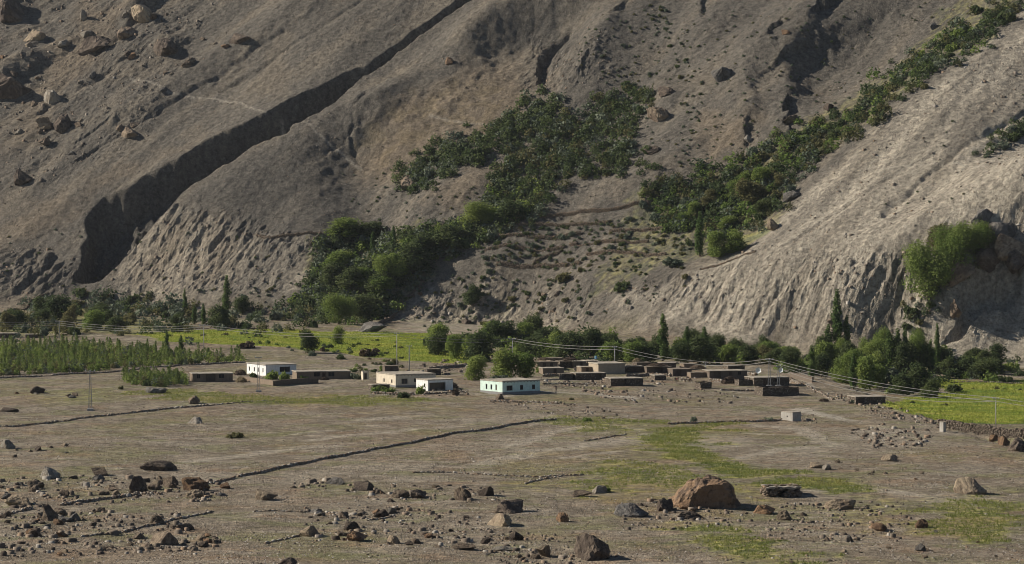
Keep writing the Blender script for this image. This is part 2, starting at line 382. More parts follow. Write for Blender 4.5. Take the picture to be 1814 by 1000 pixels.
paint('ochre', [(860, 800), (1150, 790), (1250, 830), (1000, 840)], .4, 4, 12)
for pts, w in [([(340, 818), (480, 800), (600, 790)], 2.6), ([(640, 745), (730, 737)], 2.5), ([(560, 780), (700, 765), (820, 755)], 1.6), ([(860, 822), (960, 800), (1130, 775)], 3.5),
               ([(940, 800), (1060, 785), (1150, 770)], 2.2), ([(1000, 812), (1130, 795)], 1.6), ([(900, 790), (980, 765), (1090, 755)], 2.5), ([(1280, 815), (1400, 795), (1480, 790)], 2.5),
               ([(1340, 755), (1420, 760), (1460, 785)], 2.5), ([(1320, 768), (1440, 772)], 2), ([(1440, 870), (1560, 868), (1640, 880), (1720, 895)], 2), ([(520, 770), (600, 762)], 1.5)]:
    stripe('pale', pts, w * 1.2, .62, 2.6, 9)
paint('pale', [(1490, 770), (1560, 755), (1660, 765), (1640, 790), (1540, 795)], .45, 5, 9)
paint('pale', [(1270, 770), (1330, 780), (1270, 800), (1130, 790), (1000, 800), (1060, 775)], .4, 3, 7)
stripe('dust', [(960, 694), (1040, 698), (1120, 706)], 3.0, .75); stripe('dust', [(1415, 725), (1450, 733), (1500, 745)], 3.4, .7)
stripe('dust', [(1440, 690), (1420, 672), (1400, 660)], 1.5, .6); stripe('dust', [(880, 705), (960, 697)], 2, .3)
# pale spur on the right and the lighter scarps
paint('pale', [(1850, 0), (1690, 112), (1535, 245), (1400, 370), (1230, 482), (1090, 520), (1040, 560), (1300, 600), (1640, 630), (1850, 660)], .80, 6, 8, 30)
paint('pale', [(310, 372), (440, 408), (560, 432), (545, 500), (400, 545), (200, 530), (230, 450)], .42, 5, 6, 20)
paint('pale', [(700, 500), (860, 490), (1020, 540), (1000, 590), (720, 590)], .40, 5, 8, 12)
for pts, w in [([(1560, 290), (1500, 340), (1440, 390)], 5), ([(1760, 300), (1650, 360)], 4), ([(1650, 250), (1560, 320), (1500, 380)], 4), ([(1500, 470), (1430, 540)], 4), ([(1310, 490), (1250, 540)], 5), ([(1814, 240), (1720, 290)], 3)]:
    stripe('pale', pts, w, .62, 3, 12)
paint('ochre', [(600, 250), (760, 150), (900, 150), (950, 200), (820, 260), (640, 300)], .16, 6, 9)
for pts in [[(232, 140), (300, 165), (380, 175), (425, 182), (470, 200)], [(500, 225), (560, 235), (640, 300)], [(760, 205), (850, 220), (880, 222)], [(1000, 225), (1060, 205)], [(1560, 300), (1700, 290), (1814, 280)], [(1690, 275), (1760, 285), (1814, 298)], [(1560, 540), (1640, 470), (1600, 400)]]:
    stripe('dust', pts, .8, .42, .3, 5)
paint('tawny', [(620, 260), (700, 190), (780, 140), (900, 110), (960, 170), (880, 230), (760, 270), (720, 330), (660, 330)], 1, 8, 9, 25)
paint('tawny', [(1250, 200), (1330, 200), (1320, 250), (1230, 290)], .8, 6, 8); paint('tawny', [(150, 0), (260, 0), (120, 160), (60, 260), (0, 260)], .7, 8, 12, 22); paint('tawny', [(200, 300), (330, 260), (180, 340), (60, 430), (0, 440), (0, 400)], .6, 8, 10)
paint('tawny', [(300, 385), (420, 420), (400, 500), (250, 520), (220, 480)], .7, 8, 8); paint('tawny', [(740, 360), (860, 290), (900, 290), (820, 370)], .7, 4, 5)
paint('ash_and_shade', [(330, 350), (480, 270), (600, 200), (620, 260), (640, 340), (700, 400), (560, 420), (450, 410)], .8, 10, 10, 30); paint('ash_and_shade', [(850, 60), (980, 20), (1080, 60), (960, 90)], .9, 6, 8)  # shade of the dome and the fold painted into the albedo
paint('ash_and_shade', [(1060, 0), (1240, 0), (1230, 160), (1080, 160)], .5, 8, 10); paint('ash_and_shade', [(1240, 0), (1600, 0), (1480, 100), (1380, 90), (1250, 60)], .45, 8, 10)
paint('ash_and_shade', [(150, 360), (300, 300), (520, 190), (600, 140), (620, 150), (440, 260), (300, 380), (170, 500), (140, 480)], .8, 2, 2)  # gully shadow painted in as a dark ground tone
def lerp3(c, col, f): return c + (np.array(col)[None, None] - c) * f[..., None]
def earth_colour():
    mid = fbm(GX / 9, GY / 9, 4, 51); big = fbm(GX / 42, GY / 42, 4, 52); big2 = fbm(GX / 30, GY / 36, 4, 53); f3 = fbm(GX / 2.5, GY / 2.5, 2, 54)
    c = np.zeros(GX.shape + (3,)) + np.array((.232, .194, .144))
    c = lerp3(c, (.300, .255, .190), sstep(0, .6, mid) * .8); c = lerp3(c, (.165, .134, .094), sstep(0, .6, -mid) * .7)
    c = lerp3(c, (.265, .190, .125), sstep(.2, .6, big) * .4); c = lerp3(c, (.205, .190, .092), sstep(.1, .5, big2) * .6)
    c = lerp3(c, (.33, .29, .225), sstep(.25, .6, -big2) * .6)
    c = lerp3(c, (.300, .195, .115), sstep(.22, .6, fbm(GX / 14, GY / 11, 4, 59)) * .4); c = lerp3(c, (.190, .195, .085), sstep(.15, .5, fbm(GX / 16, GY / 12, 4, 60)) * .55); c = lerp3(c, (.36, .315, .25), sstep(.3, .6, fbm(GX / 12, GY / 7, 3, 68)) * .6)
    u, w = uv_fall(GX, GY)
    k = fbm(u / 14, w / 60, 4, 55); k2 = fbm(GX / 30, GY / 30, 3, 56)
    m = np.zeros(GX.shape + (3,)) + np.array((.140, .127, .107))
    m = lerp3(m, (.195, .170, .134), sstep(0, .6, k) * .8); m = lerp3(m, (.100, .091, .078), sstep(0, .6, -k) * .7)
    m = lerp3(m, (.188, .160, .122), sstep(.1, .55, k2) * .5)
    m = lerp3(m, (.235, .180, .120), A['tawny'] * .5); m = lerp3(m, (.085, .080, .072), A['ash_and_shade'] * .7)
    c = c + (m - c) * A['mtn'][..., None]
    ks = fbm(u / 9, w / 70, 4, 69); ap = A['pale'] * np.where(A['mtn'] > .5, np.clip(.82 + .75 * ks, .25, 1.25), 1)
    c = lerp3(c, (.43, .385, .31), np.clip(ap, 0, 1)); c = lerp3(c, (.47, .43, .36), A['dust'])
    c = lerp3(c, (.235, .175, .060), A['ochre'] * sstep(-.3, .4, mid))
    g = lerp3(np.zeros(c.shape) + np.array((.130, .165, .045)), (.300, .285, .085), sstep(-.3, .4, f3 + mid)); g = lerp3(g, (.33, .265, .10), sstep(.1, .5, big) * .6)
    ga = np.clip(A['grass'] + .35 * f3 * (A['grass'] > .05), 0, 1)
    c = c + (g - c) * ga[..., None]
    fs = fbm(GX / 22, GY / 9, 4, 57)
    fc = lerp3(np.zeros(c.shape) + np.array((.130, .205, .030)), (.330, .345, .060), sstep(-.25, .3, fs)); fc = lerp3(fc, (.42, .385, .10), sstep(.2, .6, fbm(GX / 35, GY / 14, 3, 58)) * .7)
    c = c + (fc - c) * A['field'][..., None]
    return np.clip(c * (1 + .28 * f3[..., None]), .02, .6), np.clip(np.maximum(ga, A['field']), 0, 1)
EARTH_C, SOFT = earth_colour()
def build_sheet(name, sel, label=None):
    """the quads of the grid that sel picks, as one sheet"""
    ny, nx = GX.shape
    B = 4; by, bx = (ny - 1) // B, (nx - 1) // B; core = sel[:by * B, :bx * B].reshape(by, B, bx, B).all(axis=(1, 3))
    cx, cy = GX[:by * B:B, :bx * B:B], GY[:by * B:B, :bx * B:B]; far = core & (np.abs(cx) > .19 * np.maximum(cy, 0) + 22) & (cy > 300) & (cy < 1080)
    fine = sel.copy(); fine[:by * B, :bx * B] &= ~np.repeat(np.repeat(far, B, 0), B, 1)      # open country beyond the view needs fewer faces
    jj, ii = np.nonzero(fine)
    a = jj * nx + ii; quad = np.stack([a, a + 1, a + nx + 1, a + nx], 1)
    jj, ii = np.nonzero(far); a = jj * B * nx + ii * B; quad = np.concatenate([quad, np.stack([a, a + B, a + B * nx + B, a + B * nx], 1)])
    first = quad[:, 0].copy(); used = np.unique(quad); remap = np.full(ny * nx, -1, np.int64); remap[used] = np.arange(len(used))
    quad = remap[quad].astype(np.int32)
    co = np.stack([GX.ravel()[used], GY.ravel()[used], GZ.ravel()[used]], 1).astype(np.float32)
    me = bpy.data.meshes.new(name)
    me.vertices.add(len(co)); me.vertices.foreach_set('co', co.ravel())
    me.loops.add(quad.size); me.loops.foreach_set('vertex_index', quad.ravel())
    me.polygons.add(len(quad)); me.polygons.foreach_set('loop_start', np.arange(0, quad.size, 4, dtype=np.int32))
    qj, qi = np.divmod(first, nx); me.polygons.foreach_set('use_smooth', ~((rockz[qj, qi] > .3) | (strong[qj, qi] > .2) | (boulderz[qj, qi] > .3)))
    at = me.attributes.new('soft', 'FLOAT', 'POINT'); at.data.foreach_set('value', SOFT.ravel()[used].astype(np.float32))
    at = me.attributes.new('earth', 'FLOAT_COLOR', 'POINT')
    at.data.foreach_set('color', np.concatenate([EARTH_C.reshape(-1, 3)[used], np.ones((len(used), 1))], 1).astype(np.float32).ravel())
    me.update(calc_edges=True); me.materials.append(MAT_GROUND)
    o = bpy.data.objects.new(name, me); COL.objects.link(o); o['kind'] = 'structure'
    return o
fv_ = A['field'][:-1, :-1]; mt_ = GV[:-1, :-1] > 0
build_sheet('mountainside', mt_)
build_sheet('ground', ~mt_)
# ------------------------------------------------------------------ object helpers
def tag(o, label, cat, group=None):
    o['label'] = label; o['category'] = cat
    if group: o['group'] = group
    return o
def make_mesh(name, verts, faces, mats, smooth=False, tone=None, midx=None):
    me = bpy.data.meshes.new(name)
    v = np.asarray(verts, np.float32)
    if isinstance(faces, np.ndarray):
        n, k = faces.shape
        me.vertices.add(len(v)); me.vertices.foreach_set('co', v.ravel())
        me.loops.add(n * k); me.loops.foreach_set('vertex_index', faces.astype(np.int32).ravel())
        me.polygons.add(n); me.polygons.foreach_set('loop_start', np.arange(0, n * k, k, dtype=np.int32))
    else: me.from_pydata([tuple(map(float, p)) for p in v], [], faces)
    me.update(calc_edges=True)
    if smooth: me.polygons.foreach_set('use_smooth', np.ones(len(me.polygons), bool))
    if tone is not None:
        at = me.attributes.new('tone', 'FLOAT', 'POINT'); at.data.foreach_set('value', np.asarray(tone, np.float32))
    for m in (mats if isinstance(mats, (list, tuple)) else [mats]): me.materials.append(m)
    if midx is not None: me.polygons.foreach_set('material_index', np.asarray(midx, np.int32))
    return me
def put(name, me, loc=(0, 0, 0), rot=(0, 0, 0), sc=(1, 1, 1), parent=None):
    o = bpy.data.objects.new(name, me); COL.objects.link(o)
    o.location = loc; o.rotation_euler = rot; o.scale = sc if hasattr(sc, '__len__') else (sc, sc, sc)
    if parent is not None: o.parent = parent
    return o
def empty(name, loc, rz=0, sc=1.0):
    o = bpy.data.objects.new(name, None); COL.objects.link(o); o.empty_display_size = .3
    o.location = loc; o.rotation_euler = (0, 0, rz); o.scale = (sc, sc, sc) if not hasattr(sc, '__len__') else sc
    return o
class MB:
    """collects faces for one mesh"""
    def __init__(s): s.v = []; s.f = []
    def quad(s, a, b, c, d):
        n = len(s.v); s.v += [a, b, c, d]; s.f.append((n, n + 1, n + 2, n + 3))
    def box(s, x0, y0, z0, x1, y1, z1):
        n = len(s.v)
        s.v += [(x0, y0, z0), (x1, y0, z0), (x1, y1, z0), (x0, y1, z0), (x0, y0, z1), (x1, y0, z1), (x1, y1, z1), (x0, y1, z1)]
        s.f += [tuple(n + i for i in q) for q in ((0, 3, 2, 1), (4, 5, 6, 7), (0, 1, 5, 4), (1, 2, 6, 5), (2, 3, 7, 6), (3, 0, 4, 7))]
    def tube(s, p, q, r0, r1, k=6):
        p = Vector(p); q = Vector(q); d = (q - p).normalized(); a = d.orthogonal().normalized(); b = d.cross(a); n = len(s.v)
        for c, r in ((p, r0), (q, r1)):
            for i in range(k):
                t = 2 * math.pi * i / k; s.v.append(tuple(c + a * (r * math.cos(t)) + b * (r * math.sin(t))))
        for i in range(k): s.f.append((n + i, n + (i + 1) % k, n + k + (i + 1) % k, n + k + i))
        s.f.append(tuple(n + k + i for i in range(k))); s.f.append(tuple(n + i for i in range(k))[::-1])
    def mesh(s, name, mat, smooth=False): return make_mesh(name, s.v, s.f, mat, smooth)
    def build(s, name, mat, parent=None, smooth=False): return put(name, s.mesh(name, mat, smooth), parent=parent)

def plain_mat(name, col, var=.25, scale=1.5, rough=.9, bumpd=0.0, dirt=None, col2=None):
    m, nt, b = new_mat(name); co = coords(nt)
    n = noise(nt, co, scale, 4, .6)
    c2 = col2 or tuple(c * (1 - var) for c in col)
    c = mix(nt, ramp(nt, n, [(.35, 0), (.65, 1)]), c2, tuple(min(.85, k * (1 + var * .5)) for k in col))
    if dirt:
        sx = nt.nodes.new('ShaderNodeMapping'); sx.inputs['Scale'].default_value = (1.6, 1.6, .35); nt.links.new(co, sx.inputs[0])
        c = mix(nt, ramp(nt, noise(nt, sx.outputs[0], 1.3, 4, .6), [(.52, 0), (.75, .55)]), c, dirt)
    nt.links.new(c, b.inputs['Base Color']); b.inputs['Roughness'].default_value = rough
    if bumpd: bump(nt, b, noise(nt, co, scale * 3, 3), .8, bumpd)
    return m
def rock_mat(name, a, b_, c_, crust):
    m, nt, b = new_mat(name); co = coords(nt)
    oi = nt.nodes.new('ShaderNodeObjectInfo').outputs['Random']
    wv = nt.nodes.new('ShaderNodeMapping'); nt.links.new(co, wv.inputs[0])
    cx = nt.nodes.new('ShaderNodeCombineXYZ'); nt.links.new(math_n(nt, 'MULTIPLY', oi, 37.0), cx.inputs[0]); nt.links.new(cx.outputs[0], wv.inputs['Location'])
    n1 = noise(nt, wv.outputs[0], 1.6, 5, .6); n2 = noise(nt, wv.outputs[0], 5.0, 4, .7)
    c = mix(nt, ramp(nt, n1, [(.35, 0), (.65, 1)]), a, b_)
    c = mix(nt, ramp(nt, n2, [(.48, 0), (.7, .8)]), c, c_)
    c = mix(nt, ramp(nt, n1, [(.46, 0), (.56, .8)]), c, crust); c = mix(nt, ramp(nt, n2, [(.36, .8), (.46, 0)]), c, tuple(k * .45 for k in a))
    f = math_n(nt, 'ADD', .72, math_n(nt, 'MULTIPLY', oi, .56))
    hs = nt.nodes.new('ShaderNodeHueSaturation'); nt.links.new(c, hs.inputs['Color']); nt.links.new(f, hs.inputs['Value'])
    nt.links.new(hs.outputs[0], b.inputs['Base Color']); bump(nt, b, n2, 1.0, .6)
    return m
RM = {'brown': rock_mat('brown_rock', (.190, .145, .102), (.270, .215, .155), (.32, .265, .20), (.095, .068, .052)),
      'dark': rock_mat('varnished_rock', (.105, .083, .065), (.165, .130, .100), (.21, .165, .125), (.058, .044, .036)),
      'pale': rock_mat('pale_rock', (.27, .245, .205), (.35, .32, .27), (.19, .17, .14), (.20, .165, .125)),
      'rust': rock_mat('rusty_rock', (.255, .160, .09), (.32, .215, .13), (.20, .12, .072), (.11, .068, .047)),
      'tan': rock_mat('tan_rock', (.32, .255, .175), (.40, .33, .24), (.25, .19, .13), (.20, .15, .105)),
      'grey': rock_mat('grey_rock', (.165, .155, .140), (.23, .215, .195), (.12, .11, .10), (.085, .075, .065))}
def ico(sub):
    bm = bmesh.new(); bmesh.ops.create_icosphere(bm, subdivisions=sub, radius=1.0)
    bm.verts.ensure_lookup_table(); v = np.array([t.co[:] for t in bm.verts]); f = np.array([[t.index for t in q.verts] for q in bm.faces]); bm.free(); return v, f
ICO = {k: ico(k) for k in (1, 2, 3, 4)}
def n3(v, s, seed): return perlin(v[:, 0] * s + v[:, 2] * .61 * s, v[:, 1] * s - v[:, 2] * .83 * s, seed) + perlin(v[:, 2] * s + 3.3, (v[:, 0] - v[:, 1]) * s * .7, seed + 2)
def rock_shape(seed, sub=2, planes=13, rough=.05, keep=.5):
    """an angular block: hull of a few random points, cut finer and roughened"""
    r = np.random.RandomState(seed); n = 11 + planes % 6
    p = r.randn(n, 3); p /= np.linalg.norm(p, axis=1)[:, None]; p *= (.72 + .28 * r.rand(n))[:, None]; p[:, 2] = np.where(p[:, 2] < 0, p[:, 2] * .45, p[:, 2])
    bm = bmesh.new()
    for q in p: bm.verts.new(q)
    h = bmesh.ops.convex_hull(bm, input=list(bm.verts)); bmesh.ops.delete(bm, geom=list({g for g in h['geom_interior'] + h['geom_unused'] if isinstance(g, bmesh.types.BMVert)}), context='VERTS')
    bmesh.ops.bevel(bm, geom=list(bm.edges), offset=.07 + .07 * r.rand(), segments=1, affect='EDGES', clamp_overlap=True)
    bmesh.ops.triangulate(bm, faces=list(bm.faces)); bmesh.ops.subdivide_edges(bm, edges=[e for e in bm.edges if e.calc_length() > .22], cuts=2 if sub > 2 else 1, use_grid_fill=True)
    bmesh.ops.triangulate(bm, faces=list(bm.faces)); bmesh.ops.subdivide_edges(bm, edges=[e for e in bm.edges if e.calc_length() > .2], cuts=1, use_grid_fill=True); bmesh.ops.triangulate(bm, faces=list(bm.faces)); bm.verts.ensure_lookup_table()
    p = np.array([v.co[:] for v in bm.verts]); f = [tuple(v.index for v in q.verts) for q in bm.faces]; bm.free()
    top = .62 + .2 * r.rand(); p[:, 2] = np.where(p[:, 2] > top, top + (p[:, 2] - top) * .25, p[:, 2])
    p = p * (1 + rough * n3(p, 1.7, seed % 97) + rough * .9 * n3(p, 4.5, seed % 89) + rough * .5 * n3(p, 10, seed % 83))[:, None]
    e = np.array([np.ptp(p[:, 0]), np.ptp(p[:, 1])]); p[:, 0] *= 2 / e[0]; p[:, 1] *= 2 / e[1]; p[:, 0] -= (p[:, 0].max() + p[:, 0].min()) / 2
    p[:, 2] = (p[:, 2] - np.percentile(p[:, 2], 4)) / (p[:, 2].max() - np.percentile(p[:, 2], 4))
    return p, f
ROCKS = {}
def rock_mesh(kind, k):
    if (kind, k) not in ROCKS:
        p, f = rock_shape(100 + k * 13, 3, k, .085 + .025 * (k % 3))
        ROCKS[kind, k] = make_mesh('boulder', p, f, RM[kind])
    return ROCKS[kind, k]
# ------------------------------------------------------------------ boulders
RNG = random.Random(5)
def boulder(px, py, w, h, tone, label=None, group=None, shape=None, rot=None, mesh=None, lean=0.0):
    """w, h: size in photograph pixels of what shows above the ground"""
    p = P(px, py); s = scale_at(p); W = w / s; H = h / s
    k = RNG.randrange(16) if shape is None else shape
    o = put('boulder', mesh or rock_mesh(tone, k), (p[0], p[1] + .32 * W, p[2] - .2 * H), (RNG.uniform(-.08, .08), RNG.uniform(-.08, .08) + lean, RNG.uniform(0, 6.28) if rot is None else rot),
            (W * .5, W * .5 * RNG.uniform(.75, 1.0), H * 1.12))
    o.location.z = float(height(p[0], p[1] + .25 * W)) - .22 * H
    if p[1] > 1060:                   # on the mountainside rocks lie with the slope and are dug into it
        q = (p[0], p[1] + .12 * W); e = 2.0; gx = float(height(q[0] + e, q[1]) - height(q[0] - e, q[1])) / (2 * e); gy = float(height(q[0], q[1] + e) - height(q[0], q[1] - e)) / (2 * e)
        nrm = Vector((-gx * .75, -gy * .75, 1)).normalized(); rz = o.rotation_euler.z
        o.rotation_euler = (nrm.to_track_quat('Z', 'Y').to_matrix() @ Matrix.Rotation(rz, 3, 'Z')).to_euler()
        o.location = Vector((q[0], q[1], float(height(*q)))) - nrm * .3 * H; o.scale = (W * .52, W * .40, H * 1.05)
    return o
SINGLE = []   # boulders that can be told apart: px, py, w, h, tone, label
SINGLE += [
 (1048, 993, 76, 50, 'dark', 'big rounded dark grey boulder beside smaller stones with a paler split stone next to it'),
 (962, 988, 36, 24, 'tan', 'split tan stone with a bright flat face beside the rounded dark boulder'),
 (882, 933, 52, 23, 'tan', 'pale tan wedge shaped boulder in front of a long dark hump boulder'),
 (908, 909, 58, 25, 'dark', 'long dark hump boulder just behind a pale wedge shaped boulder'),
 (1724, 876, 60, 33, 'tan', 'lone large tan boulder on the track past the green meadow'),
 (1487, 903, 58, 22, 'tan', 'low tan boulder with a slanting top in front of the stone hut'),
 (1391, 922, 29, 20, 'tan', 'small pointed tan boulder below the stone hut beside an ochre rock pile'),
 (1352, 911, 42, 17, 'rust', 'ochre rust streaked rock pile between the giant boulder and the stone hut'),
 (1122, 916, 70, 25, 'grey', 'low ribbed grey boulder at the left foot of the giant red boulder'),
 (1178, 906, 30, 25, 'dark', 'dark faceted block leaning on the left side of the giant red boulder'),
 (1218, 903, 30, 17, 'rust', 'pinkish rust stone lying against the foot of the giant red boulder'),
 (1218, 919, 52, 14, 'dark', 'long flat dark slab under the pinkish stone by the giant red boulder'),
 (1266, 900, 30, 12, 'grey', 'grey slab tucked under the shaded side of the giant red boulder'),
 (278, 835, 66, 19, 'dark', 'wide flat topped black boulder alone in the stony field behind the broken wall'),
 (237, 873, 42, 32, 'dark', 'tall leaning dark boulder with a lit pale flank at the bend of the stone wall'),
 (92, 923, 42, 32, 'brown', 'large round brown boulder at the end of the low stone wall'),
 (84, 849, 38, 23, 'pale', 'pale wedge boulder leaning against a darker block among the strewn boulders'),
 (28, 897, 54, 21, 'tan', 'long low tan boulder beside the near end of the stone wall'),
 (347, 870, 50, 27, 'rust', 'broad reddish boulder with a dark front where the long wall begins'),
 (470, 886, 40, 21, 'tan', 'bright cream boulder alone between the wall and the first rock belt'),
 (290, 966, 50, 25, 'brown', 'large brown gabled boulder at the centre of the lower rock cluster'),
 (13, 795, 30, 18, 'pale', 'whitish boulder standing in the upper stony field'),
 (345, 716, 28, 15, 'brown', 'upright brown boulder beside the upper stone wall'),
 (275, 697, 40, 12, 'grey', 'broad grey boulder below the square sapling plot'),
 (62, 698, 36, 14, 'dark', 'dark heaped boulder in the cluster below the sapling plantation'),
 (12, 730, 36, 9, 'dark', 'flat dark slab half sunk in the plain below the plantation'),
 (345, 751, 32, 13, 'pale', 'pale boulder heap below the upper stone wall'),
 (645, 869, 40, 16, 'dark', 'smooth dark hump boulder casting a long shadow'),
 (591, 859, 42, 13, 'grey', 'grey loaf shaped boulder next to a small pale stone'),
 (709, 883, 34, 16, 'brown', 'brown boulder at the start of a short boulder chain'),
 (741, 883, 36, 17, 'dark', 'dark boulder in the middle of a short boulder chain'),
 (820, 887, 34, 26, 'brown', 'brown egg shaped boulder piled against two darker ones'),
 (860, 879, 30, 20, 'dark', 'dark upright boulder at the end of a piled row'),
 (549, 951, 42, 22, 'tan', 'pale boulder at the end of a short broken wall in the lower rock belt'),
 (630, 959, 36, 19, 'rust', 'rusty orange boulder beside a pale one in the lower rock belt'),
 (916, 958, 30, 18, 'dark', 'dark square block above the split tan stone'),
 (820, 975, 44, 12, 'brown', 'low brown whaleback stone in the lower rock belt'),
 (890, 977, 36, 10, 'pale', 'flat whitish slab below the dark square block'),
 (511, 1003, 38, 15, 'dark', 'black boulder alone on smooth earth below the lower rock belt'),
 (997, 925, 28, 18, 'rust', 'pointed reddish stone alone on bare earth before the giant boulder'),
 (1032, 881, 42, 12, 'brown', 'low brown boulder next to a pale block with a bush behind'),
 (1062, 875, 30, 15, 'pale', 'pale block with a green bush growing behind it'),
 (1577, 817, 30, 13, 'tan', 'tan boulder with a dark neighbour on the gravel rise'),
 (1466, 833, 22, 12, 'pale', 'smooth whitish boulder next to a tan one beside the meadow'),
 (1448, 830, 28, 12, 'tan', 'tan boulder touching a smooth whitish one beside the meadow'),
 (1634, 936, 28, 17, 'rust', 'reddish block on the weedy bank beside the giant field of gravel'),
 (1557, 941, 34, 15, 'rust', 'orange brown broken rock in dry grass on the lower bank'),
 (1506, 961, 17, 15, 'grey', 'small upright grey stone with a sharp shadow on the lower bank'),
 (1631, 977, 20, 15, 'grey', 'rounded grey stone near the bottom of the gravel bank'),
 (884, 708, 14, 11, 'brown', 'small brown boulder in front of the mint green house'),
 (660, 589, 52, 25, 'grey', 'tent shaped grey rock standing at the edge of the green field'),
 (400, 866, 22, 12, 'rust', 'small rusty stone just below the start of the long wall'),
 (1282, 136, 38, 24, 'grey', 'streaked grey outcrop boulder on the open upper slope'),
 (1400, 216, 34, 22, 'brown', 'tall brown rock with a flat top beside the ravine thicket'),
 (1468, 195, 24, 15, 'dark', 'dark rock at the upper rim of the ravine thicket'),
 (1157, 270, 30, 12, 'dark', 'flat dark rock with an overhang between two thickets'),
 (1325, 250, 18, 12, 'pale', 'small bright rock with a black shadow under the shaded knoll'),
 (1167, 212, 44, 30, 'brown', 'square brown outcrop above the flat dark rock'),
 (1180, 167, 34, 13, 'dark', 'dark slanting slab above the square brown outcrop'),
 (795, 112, 18, 12, 'rust', 'orange rock alone on the smooth tawny slope'),
 (1657, 50, 17, 14, 'grey', 'lone grey upright stone near the top of the ravine'),
 (1392, 60, 18, 6, 'rust', 'small orange stone lying high on the bare slope'),
 (90, 180, 32, 26, 'pale', 'white streaked boulder on the rocky upper slope'),
 (80, 226, 30, 24, 'tan', 'tan boulder left of a dark cube in the rocky slope pair'),
 (114, 230, 42, 26, 'dark', 'dark cube like boulder right of a tan one on the rocky slope'),
 (78, 258, 28, 20, 'brown', 'slanted brown slab below the boulder pair on the rocky slope'),
 (230, 240, 32, 18, 'brown', 'round brown rock at the lower right end of the rocky slope'),
 (42, 325, 34, 28, 'dark', 'dark rock stack standing on the lower rocky slope'),
 (60, 72, 40, 22, 'tan', 'tan slanting slab between two massive dark crags'),
 (152, 64, 24, 14, 'pale', 'light blue grey slab high on the rocky slope'),
 (112, 82, 24, 12, 'pale', 'narrow pale slab just below a light blue grey one'),
 (148, 34, 16, 22, 'pale', 'thin upright pale slab near the top of the rocky slope'),
 (225, 66, 40, 22, 'brown', 'brown block under the tan crag'),
 (290, 94, 48, 26, 'dark', 'big dark brown block with an undercut shadow right of the tan crag'),
 (252, 38, 44, 38, 'tan', 'cracked tan crag high on the rocky slope'),
 (170, 94, 64, 28, 'dark', 'long dark ledge running down from the tan crag'),
 (335, 115, 28, 13, 'brown', 'brown stone below a broken ledge on the upper slope'),
 (425, 72, 40, 16, 'dark', 'dark broken ledge on the upper slope'),
 (20, 165, 70, 44, 'dark', 'massive dark crag beside the white streaked boulder'),
 (20, 30, 70, 40, 'dark', 'massive dark crag above the tan slanting slab'),
 (1702, 500, 60, 30, 'brown', 'brown overhanging crag at the lip of the dark hollow'),
 (1745, 482, 50, 26, 'dark', 'broken dark rib right of the overhanging crag'),
 (1792, 462, 60, 40, 'brown', 'cracked brown rib above the dark hollow'),
 (1800, 500, 46, 46, 'dark', 'dark rock face at the back of the hollow'),
 (1690, 560, 28, 36, 'brown', 'brown buttress on the left side of the dark hollow'),
 (1775, 420, 56, 24, 'grey', 'grey ledge above the cracked brown rib'),
 (1740, 400, 40, 24, 'grey', 'jagged grey outcrop above the crag grove'),
 (1475, 575, 26, 18, 'brown', 'triangular brown block set in the fluted scarp'),
 (1405, 352, 34, 18, 'grey', 'rounded grey outcrop at the lower end of the ravine bed'),
 (1372, 405, 26, 24, 'tan', 'tan slab rock where the ravine meets the pale spur'),
 (725, 815 - 485, 44, 18, 'brown', 'brown outcrop on the bare strip between two thickets'),
 (825, 575, 24, 10, 'dark', 'dark stone low on the rubble slope above the willows'),
 (1778, 790, 26, 18, 'rust', 'rust brown rock beneath the shaded wall above the green field'),
 (1805, 800, 46, 26, 'dark', 'dark cliff block beneath the shaded wall above the green field'),
 (1762, 782, 18, 12, 'rust', 'small orange rock at the top of the bank under the shaded wall'),
]
for px, py, w, h, tone, label in SINGLE:
    tag(boulder(px, py, w, h, tone), label, 'boulder', 'boulders with a look of their own')
# the giant red boulder: long sunlit ramp on its left, steep shaded right side
def giant():
    prof = [(-1, 0), (-.97, .26), (-.72, .56), (-.40, .84), (-.12, .98), (.2, 1.0), (.55, .94), (.85, .72), (1, .4), (1.02, .1), (.95, -.1), (-1, -.1)]
    pts = []
    for y, k, dx in ((-.8, .70, .03), (-.55, .92, .01), (0, 1, 0), (.5, .94, 0), (.8, .7, 0)):
        for x, z in prof: pts.append((x * k + dx, y, z * (.55 + .45 * k)))
    bm = bmesh.new()
    for q in pts: bm.verts.new(q)
    h = bmesh.ops.convex_hull(bm, input=list(bm.verts)); bmesh.ops.delete(bm, geom=list({g for g in h['geom_interior'] + h['geom_unused'] if isinstance(g, bmesh.types.BMVert)}), context='VERTS')
    bmesh.ops.triangulate(bm, faces=list(bm.faces))
    for _ in range(3): bmesh.ops.subdivide_edges(bm, edges=[e for e in bm.edges if e.calc_length() > .12], cuts=1, use_grid_fill=True); bmesh.ops.triangulate(bm, faces=list(bm.faces))
    bm.verts.ensure_lookup_table(); p = np.array([v.co[:] for v in bm.verts]); f = [tuple(v.index for v in q.verts) for q in bm.faces]; bm.free()
    st = perlin(p[:, 0] * 1.2 + p[:, 2] * 4.5, p[:, 1] * 2.0, 3)
    p *= (1 + .10 * n3(p, 1.8, 8) + .06 * n3(p, 4.5, 9) + .035 * n3(p, 11, 10) + .05 * st)[:, None]
    return make_mesh('giant_boulder', p, f, [RM['giant']])
RM['giant'] = rock_mat('red_rock', (.180, .118, .072), (.280, .190, .120), (.15, .10, .066), (.060, .046, .038))
o = boulder(1248, 899, 122, 55, 'rust', mesh=giant(), rot=.12); o.name = 'giant_boulder'; o.rotation_euler = (0, 0, .1)
tag(o, 'giant reddish brown boulder standing taller than the stone hut beside the green meadow', 'boulder')
